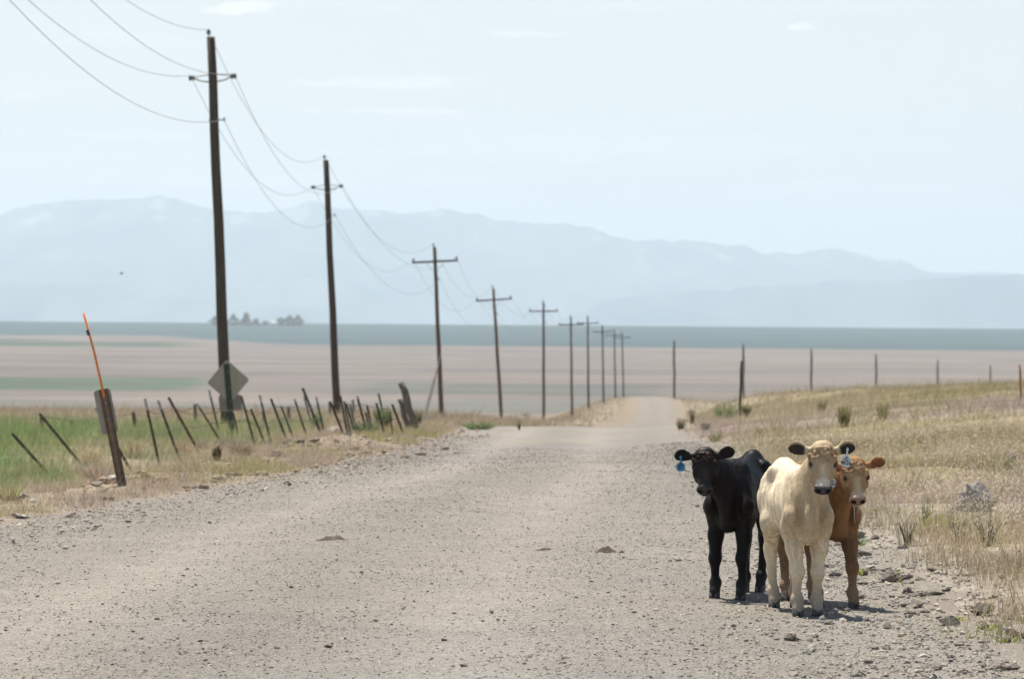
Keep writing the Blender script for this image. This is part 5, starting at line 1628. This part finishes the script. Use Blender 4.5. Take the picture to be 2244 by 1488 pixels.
    strk0 = fbm(V[:, 0] * 55 + V[:, 2] * 13, V[:, 1] * 55 + V[:, 2] * 8 + V[:, 0] * 18, 78, 2) - 0.5
    V = V + N * (0.0085 * strk0 * (1 - inhead) * sstep(.25, .4, V[:, 2]))[:, None]
    N = vnorm(V, Q)
    # ---- colour of hide by place
    ct = spec['coat']
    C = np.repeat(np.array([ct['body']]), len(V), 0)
    def blend(mask, colour, k=1.0):
        nonlocal C
        m = np.clip(mask * k, 0, 1)[:, None]; C = C + (np.array(colour) - C) * m
    nz = noise3(V, 16, 31)
    blend(sstep(.40, .85, noise3(V, 6, 31)), ct['body2'], 0.7)
    strk = fbm(V[:, 0] * 48 + V[:, 2] * 11, V[:, 1] * 48 + V[:, 2] * 7 + V[:, 0] * 14, 77, 3) - 0.5
    C = C * (1 + 0.95 * strk * (1 - inhead) * sstep(.25, .4, V[:, 2]))[:, None]
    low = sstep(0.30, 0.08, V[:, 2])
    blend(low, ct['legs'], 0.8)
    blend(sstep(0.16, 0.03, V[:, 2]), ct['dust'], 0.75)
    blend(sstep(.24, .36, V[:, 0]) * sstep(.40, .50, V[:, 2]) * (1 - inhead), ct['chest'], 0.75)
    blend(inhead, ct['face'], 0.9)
    blend(fore * sstep(.40, .56, noise3(hl, 45, 41)), ct['poll'], 0.95)
    br = inhead * np.exp(-(hl[:, 1] / 0.024) ** 2) * sstep(0.12, 0.16, hl[:, 0]) * sstep(-0.07, -0.03, hl[:, 2])
    blend(br, ct['bridge'], 0.8)
    eyeR = np.minimum(np.linalg.norm((hl - np.array([0.118, 0.072, -0.034])) / [1.2, 1, .8], axis=1), np.linalg.norm((hl - np.array([0.118, -0.072, -0.034])) / [1.2, 1, .8], axis=1))
    blend(sstep(0.044, 0.020, eyeR), ct['lid'], 0.9)  # eyelid skin, spread wider to paint shade into the eye sockets
    blend(inhead * np.exp(-((np.abs(hl[:, 1]) - .045) / .02) ** 2) * sstep(.13, .17, hl[:, 0]) * sstep(.26, .22, hl[:, 0]), ct['lid'], 0.35)  # painted shade down both sides of the nose bridge
    ring = inhead * sstep(0.215, 0.245, hl[:, 0])
    blend(ring, ct['ring'], 0.85)
    pad = sstep(0.258, 0.272, hl[:, 0]) * (hl[:, 2] > -0.104) * (np.abs(hl[:, 1]) < 0.054) * sstep(-0.022, -0.036, hl[:, 2] + 0.35 * (0.285 - hl[:, 0])) * (np.linalg.norm(hl - np.array([0.28, 0, -0.07]), axis=1) < 0.075)
    blend(pad, ct['nose'], 1.0)
    nost = np.minimum(np.linalg.norm(hl - np.array([0.300, 0.0285, -0.056]), axis=1), np.linalg.norm(hl - np.array([0.300, -0.0285, -0.056]), axis=1))
    blend(sstep(0.021, 0.014, nost), (0.008, 0.007, 0.007))
    blend(inhead * (np.abs(hl[:, 2] + 0.103) < 0.005) * (hl[:, 0] > 0.265), (0.03, 0.022, 0.02), 0.7)
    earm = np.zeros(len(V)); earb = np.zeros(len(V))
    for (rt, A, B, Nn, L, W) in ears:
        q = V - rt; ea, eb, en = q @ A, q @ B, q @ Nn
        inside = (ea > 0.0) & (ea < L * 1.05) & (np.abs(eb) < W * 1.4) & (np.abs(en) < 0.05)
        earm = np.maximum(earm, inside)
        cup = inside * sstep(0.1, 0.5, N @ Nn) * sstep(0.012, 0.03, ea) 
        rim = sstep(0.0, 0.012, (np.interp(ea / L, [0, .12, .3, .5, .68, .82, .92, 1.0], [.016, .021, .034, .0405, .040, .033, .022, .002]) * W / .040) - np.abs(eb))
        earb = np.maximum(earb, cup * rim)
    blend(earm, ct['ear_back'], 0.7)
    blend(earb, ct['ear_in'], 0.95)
    hide_mat = spec['mat']
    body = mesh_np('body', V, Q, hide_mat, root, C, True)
    # ---- short coat standing off the hide
    r = np.random.default_rng(spec['seed'])
    nh = spec.get('hairs', 80000)
    fa = np.linalg.norm(np.cross(V[Q[:, 1]] - V[Q[:, 0]], V[Q[:, 3]] - V[Q[:, 0]]), axis=1)
    pick = r.choice(len(Q), nh, p=fa / fa.sum())
    w4 = r.dirichlet((1, 1, 1, 1), nh)
    p = (V[Q[pick]] * w4[..., None]).sum(1); n_ = (N[Q[pick]] * w4[..., None]).sum(1); n_ /= np.linalg.norm(n_, axis=1)[:, None]
    c = (C[Q[pick]] * w4[..., None]).sum(1)
    ph = ((p - hp) @ HR) / (hs * np.array([hx, 1, 1]))
    ih = (inhead[Q[pick]] * w4).sum(1); fo = (fore[Q[pick]] * w4).sum(1); em = (earm[Q[pick]] * w4).sum(1)
    nose = (pad[Q[pick]] * w4).sum(1); ein = (earb[Q[pick]] * w4).sum(1)
    flow = np.array([-0.55, 0, -0.8])[None] + 0.5 * np.stack([noise3(p, 9, 51) - .5, noise3(p, 9, 53) - .5, noise3(p, 9, 55) - .5], -1) * 1.3
    hflow = (HR @ np.array([0.5, 0, -0.25]))[None] + 0.3 * r.normal(0, 1, (nh, 3))
    flow = flow * (1 - ih)[:, None] + hflow * ih[:, None]
    curl = np.stack([np.sin(ph[:, 1] * 150 + ph[:, 0] * 60), np.cos(ph[:, 0] * 170), np.sin(ph[:, 0] * 130 - ph[:, 1] * 90)], -1)
    flow = flow * (1 - fo)[:, None] + (curl + 0.4 * r.normal(0, 1, (nh, 3))) * fo[:, None]
    for (rt, A, B, Nn, L, W) in ears:
        flow = np.where((em > .5)[:, None] & (np.linalg.norm(p - rt, axis=1) < L * 1.3)[:, None], A[None] + 0.3 * r.normal(0, 1, (nh, 3)), flow)
    flow = flow - n_ * (flow * n_).sum(1)[:, None]; flow /= np.linalg.norm(flow, axis=1)[:, None] + 1e-9
    ln = 0.0085 * np.ones(nh); ln = ln * (1 - ih) + 0.006 * ih; ln = ln + 0.010 * fo; ln = np.where(em > .5, 0.009, ln)
    ln = ln * np.where(p[:, 2] < 0.36, 0.5, 1) * (1 - 0.95 * nose) * (1 - .7 * ein)
    tailtip = (p[:, 0] < -0.52) & (p[:, 2] < 0.5); ln = np.where(tailtip, 0.035, ln)
    ln = ln + (1 - np.clip(ih * 3, 0, 1)) * (em < .5) * spec.get('shag', 0.0) * np.exp(-((p[:, 0] - .34) / .16) ** 2) * sstep(.40, .48, p[:, 2])
    ln = ln * r.uniform(.6, 1.5, nh)
    lift = 0.17 + 0.35 * fo + np.abs(r.normal(0, .13, nh))
    d = flow * np.cos(lift)[:, None] + n_ * np.sin(lift)[:, None]
    sidev = np.cross(d, n_); sidev /= np.linalg.norm(sidev, axis=1)[:, None] + 1e-9
    wd = (0.0011 * r.uniform(.7, 1.3, nh))[:, None]
    V3 = np.stack([p - n_ * .002 - sidev * wd, p - n_ * .002 + sidev * wd, p + d * ln[:, None]], 1).reshape(-1, 3)
    cc = c * r.uniform(.88, 1.14, (nh, 1))
    coat = mesh_np('coat', V3, np.arange(3 * nh).reshape(-1, 3), M['hair_black'] if spec['key'] == 'black' else M['hair'], root, np.repeat(cc, 3, 0), True)
    coat['kind'] = 'stuff'
    coat.data.normals_split_custom_set_from_vertices(np.repeat(n_ + d * .12, 3, 0).tolist())
    # ---- eyes
    for y in (-1, 1):
        e = hd(0.117, y * 0.0675, -0.031)
        mb = MB()
        k = 10
        pts = [e + (HY * y * .8 + HZ * .6) * t for t in np.linspace(-.018, .018, k)]
        mb.tube(pts, [0.0185 * hs * math.sqrt(max(0.02, 1 - (t / .0185) ** 2)) for t in np.linspace(-.018, .018, k)], 14)
        mb.build('eye', M['eye'], root, True)
        mb = MB()
        arc = [e + HR @ (np.array([0.021 * math.cos(t), y * (0.011 + 0.004 * math.sin(t)), 0.0135 * math.sin(t) + 0.002]) * hs) for t in np.linspace(0.15, math.pi - .15, 9)]
        mb.tube(arc, [.002, .0035, .0045, .005, .005, .005, .0045, .0035, .002], 6)
        lid = mb.build('eyelid', M['lid_' + spec['key']], root, True)
    # ---- hooves: two claws each
    for (fx, fy, z0) in feet:
        mb = MB()
        for s in (-1, 1):
            ringb = []; ringt = []
            for k in range(12):
                t = k * 2 * math.pi / 12
                x, y = math.cos(t), math.sin(t)
                ringb.append((fx + 0.040 * (x if x > 0 else x * .85) + 0.004, fy + s * 0.0185 + 0.0175 * y - s * 0.006 * max(x, 0), z0 - 0.004))
                ringt.append((fx + 0.027 * x - 0.008, fy + s * 0.018 + 0.0165 * y, z0 + 0.050 - 0.010 * x))
            mid = [tuple((np.array(p_) * .45 + np.array(q_) * .55) + np.array([0.004 * math.cos(k * math.pi / 6), 0, 0])) for k, (p_, q_) in enumerate(zip(ringb, ringt))]
            vv = ringb + mid + ringt + [tuple(np.mean(ringb, 0)), tuple(np.mean(ringt, 0) + np.array([0, 0, .004]))]
            q4 = []; t3 = []
            for k in range(12):
                k2 = (k + 1) % 12
                q4 += [(k, k2, 12 + k2, 12 + k), (12 + k, 12 + k2, 24 + k2, 24 + k)]
                t3 += [(k2, k, 36), (24 + k, 24 + k2, 37)]
            mb.add(vv, q4, t3)
        mb.build('hoof', M['hoof'], root, True)
    # ---- ear tag
    tg = spec.get('tag')
    if tg:
        rt, A, B, Nn, L, W = ears[tg['ear']]
        up_ = np.array([0, 0, 1.0]); nrm = RZ.T @ np.array([math.sin(R(tg.get('turn', 0))), -math.cos(R(tg.get('turn', 0))), 0]); 
        lft = np.cross(up_, nrm)
        hang = rt + A * L * tg.get('at', .5) + Nn * 0.012 + B * tg.get('rise', 0.0)
        tr = R(tg.get('lean', 0)); down = -up_ * math.cos(tr) + lft * math.sin(tr); acr = np.cross(nrm, down)
        if acr @ lft < 0: acr = -acr
        h = tg.get('h', 0.105); w = tg.get('w', 0.056)
        prof = [(0, .10), (.05, .16), (.36, .20), (.42, .32), (.50, .72), (.56, .92), (.62, 1.0), (.86, 1.0), (.93, .90), (.975, .72), (1.0, .45)]
        mb = MB()
        lv = np.array([[(-p_[1] * w / 2, p_[0] * h), (p_[1] * w / 2, p_[0] * h)] for p_ in prof])
        fr_ = [hang + acr * a_ + down * b_ + nrm * .003 for a_, b_ in lv.reshape(-1, 2)]; bk_ = [hang + acr * a_ + down * b_ for a_, b_ in lv.reshape(-1, 2)]
        m_ = len(prof); o_ = 2 * m_; q4 = []
        for i_ in range(m_ - 1):
            q4 += [(2 * i_, 2 * i_ + 2, 2 * i_ + 3, 2 * i_ + 1), (o_ + 2 * i_, o_ + 2 * i_ + 1, o_ + 2 * i_ + 3, o_ + 2 * i_ + 2), (2 * i_, o_ + 2 * i_, o_ + 2 * i_ + 2, 2 * i_ + 2), (2 * i_ + 1, 2 * i_ + 3, o_ + 2 * i_ + 3, o_ + 2 * i_ + 1)]
        q4 += [(0, 1, o_ + 1, o_), (2 * m_ - 2, o_ + 2 * m_ - 2, o_ + 2 * m_ - 1, 2 * m_ - 1)]
        mb.add(fr_ + bk_, q4); t_ob = mb.build('ear_tag', M[tg['mat']], root)
        mb = MB(); mb.tube([hang + down * .012 - nrm * .008, hang + down * .012 + nrm * .010], [.009, .007], 8); mb.build('tag_button', M[tg['mat']], root)
        def text(s, size, dy):
            cu = bpy.data.curves.new('number', 'FONT'); cu.body = s; cu.size = size; cu.align_x = 'CENTER'; cu.align_y = 'CENTER'; cu.extrude = 0.0003
            cu.offset = size * 0.02
            tmp = bpy.data.objects.new('number', cu); col.objects.link(tmp)
            dg = bpy.context.evaluated_depsgraph_get(); me = bpy.data.meshes.new_from_object(tmp.evaluated_get(dg))
            bpy.data.objects.remove(tmp)
            o = bpy.data.objects.new('number', me); me.materials.clear(); me.materials.append(M['ink']); col.objects.link(o); o.parent = t_ob
            ctr = hang + down * dy + nrm * 0.0036
            o.matrix_local = Matrix([[acr[i], -down[i], nrm[i], ctr[i]] for i in range(3)] + [[0, 0, 0, 1]])
        text(tg['text'], h * .27, h * .80)
        mb = MB()
        for dy, ww in ((.60, .62), (.66, .5)):
            c0 = hang + down * h * dy + nrm * 0.0036
            q = [c0 - acr * w * ww / 2, c0 + acr * w * ww / 2]
            mb.prism([(-.0016, 0), (.0016, 0), (.0016, .0004), (-.0016, .0004)], q, (down, nrm))
        c0 = hang + down * h * .515 + nrm * 0.0036
        mb.prism([(-.004, 0), (.004, 0), (.004, .0004), (-.004, .0004)], (c0 - acr * .006, c0 + acr * .006), (down, nrm))
        mb.build('small_print', M['ink'], t_ob)
    # ---- strings of drool
    if spec.get('drool'):
        mb = MB()
        for y0, y1, ln_, sw_ in ((-.020, -.012, .075, .006), (-.012, -.008, .12, -.004), (.016, .000, .06, .012)):
            s0 = hd(0.272, y0, -0.128)
            pts = [s0 + np.array([0, 0, -ln_ * t]) + (HY * (y1 - y0) + HY * sw_ * math.sin(t * 3)) * t for t in np.linspace(0, 1, 7)]
            mb.tube(pts, [.0016, .0014, .0012, .0012, .0011, .001, .0008], 5)
        mb.build('drool', M['tag_white'], root)
    return root

for key, c1, c2 in (('cream', (.12, .09, .065), (.20, .15, .11)), ('black', (.008, .007, .007), (.016, .014, .013)), ('tan', (.10, .055, .03), (.18, .10, .055))):
    M['lid_' + key] = mat_noise(key + ' eyelid', c1, c2, scale=40, rough=0.6)
M['hide'] = mat_attr('calf hide', 0.75, 0.2, noise=[(60, 0.85, 1.15, 4)], bump=[(90, 0.22, 0.004, 5)])
M['hair_black'] = mat_attr('black calf hair', 0.65, 0.03, translucent=0.0)
M['hide_black'] = mat_attr('black calf hide', 0.5, 0.16, noise=[(60, 0.8, 1.2, 4)], bump=[(90, 0.5, 0.004, 5)])

CREAM = dict(body=(.70, .588, .425), body2=(.63, .505, .345), legs=(.38, .305, .225), dust=(.32, .27, .22), chest=(.43, .315, .185), face=(.38, .275, .165), poll=(.39, .26, .145), bridge=(.60, .50, .36), lid=(.34, .255, .18),  # legs, chest and face: tan coat, darkened further to carry their shade
             ring=(.66, .60, .50), nose=(.060, .058, .062), ear_back=(.50, .41, .30), ear_in=(.014, .011, .010))  # ear_in: black ear skin, deepened with the shade inside the cup
BLACK = dict(body=(.005, .005, .0058), body2=(.008, .007, .007), legs=(.008, .0075, .0075), dust=(.035, .031, .028), chest=(.016, .011, .009), face=(.020, .014, .011), poll=(.032, .022, .016), bridge=(.040, .036, .034), lid=(.010, .008, .008),
             ring=(.026, .023, .022), nose=(.040, .040, .044), ear_back=(.014, .011, .010), ear_in=(.008, .006, .006))
TAN = dict(body=(.20, .122, .069), body2=(.15, .075, .036), legs=(.29, .185, .105), dust=(.22, .165, .12), chest=(.37, .20, .088), face=(.37, .245, .14), poll=(.46, .31, .165), bridge=(.56, .46, .32), lid=(.26, .16, .09),
           ring=(.58, .46, .34), nose=(.27, .175, .14), ear_back=(.36, .17, .065), ear_in=(.20, .075, .038))

CALVES = [
    ('calf', 'black calf with blue ear tag, left of the cream calf', dict(key='black', foot=(1596, 1314), heading=-16, wide=1.14, thin=1.1, rump=.024, head_scale=.95, scale=0.985, feet=dict(fr=(0.0, 0.0), fl=(0.0, 0.0), hr=(0.03, 0.03), hl=(-0.02, -0.045)), poll=(1545, 990), poll_D=26.32, pitch=56, head_yaw=-2,
        ear_r=dict(up=-4, back=10), ear_l=dict(up=10, back=15, len=.125), coat=BLACK, mat=M['hide_black'], seed=11, tag=dict(ear=0, at=.62, rise=.010, text='81', mat='tag_blue', h=.098, w=.054))),
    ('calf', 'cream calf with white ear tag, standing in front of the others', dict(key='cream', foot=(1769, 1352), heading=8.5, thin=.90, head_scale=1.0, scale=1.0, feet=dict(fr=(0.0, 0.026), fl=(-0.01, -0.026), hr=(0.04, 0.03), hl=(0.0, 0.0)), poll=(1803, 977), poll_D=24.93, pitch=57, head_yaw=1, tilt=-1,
        ear_r=dict(up=4, back=12, open=8), ear_l=dict(up=10, back=8, len=.12, open=8), coat=CREAM, mat=M['hide'], seed=12, tag=dict(ear=1, at=.58, rise=.012, text='4626', mat='tag_white', lean=-6, h=.115))),
    ('calf', 'tan calf with a white ear tag, half hidden behind the cream calf', dict(key='tan', foot=(1832, 1333), heading=15, scale=0.955, feet=dict(fr=(-0.02, -0.03), fl=(0.09, -0.005), hr=(0.0, 0.0), hl=(0.03, 0.0)), poll=(1874, 1011), poll_D=25.55, pitch=56, head_yaw=4, tilt=1, head_scale=.97,
        ear_r=dict(up=-12, back=20), ear_l=dict(up=8, back=10, len=.128, wid=.036), coat=TAN, mat=M['hide'], seed=13, shag=0.022, drool=True, tag=dict(ear=0, at=.55, rise=-.012, text='3365', mat='tag_white', lean=-4))),
]
for nm, lab, sp in CALVES: make_calf(nm, lab, sp)
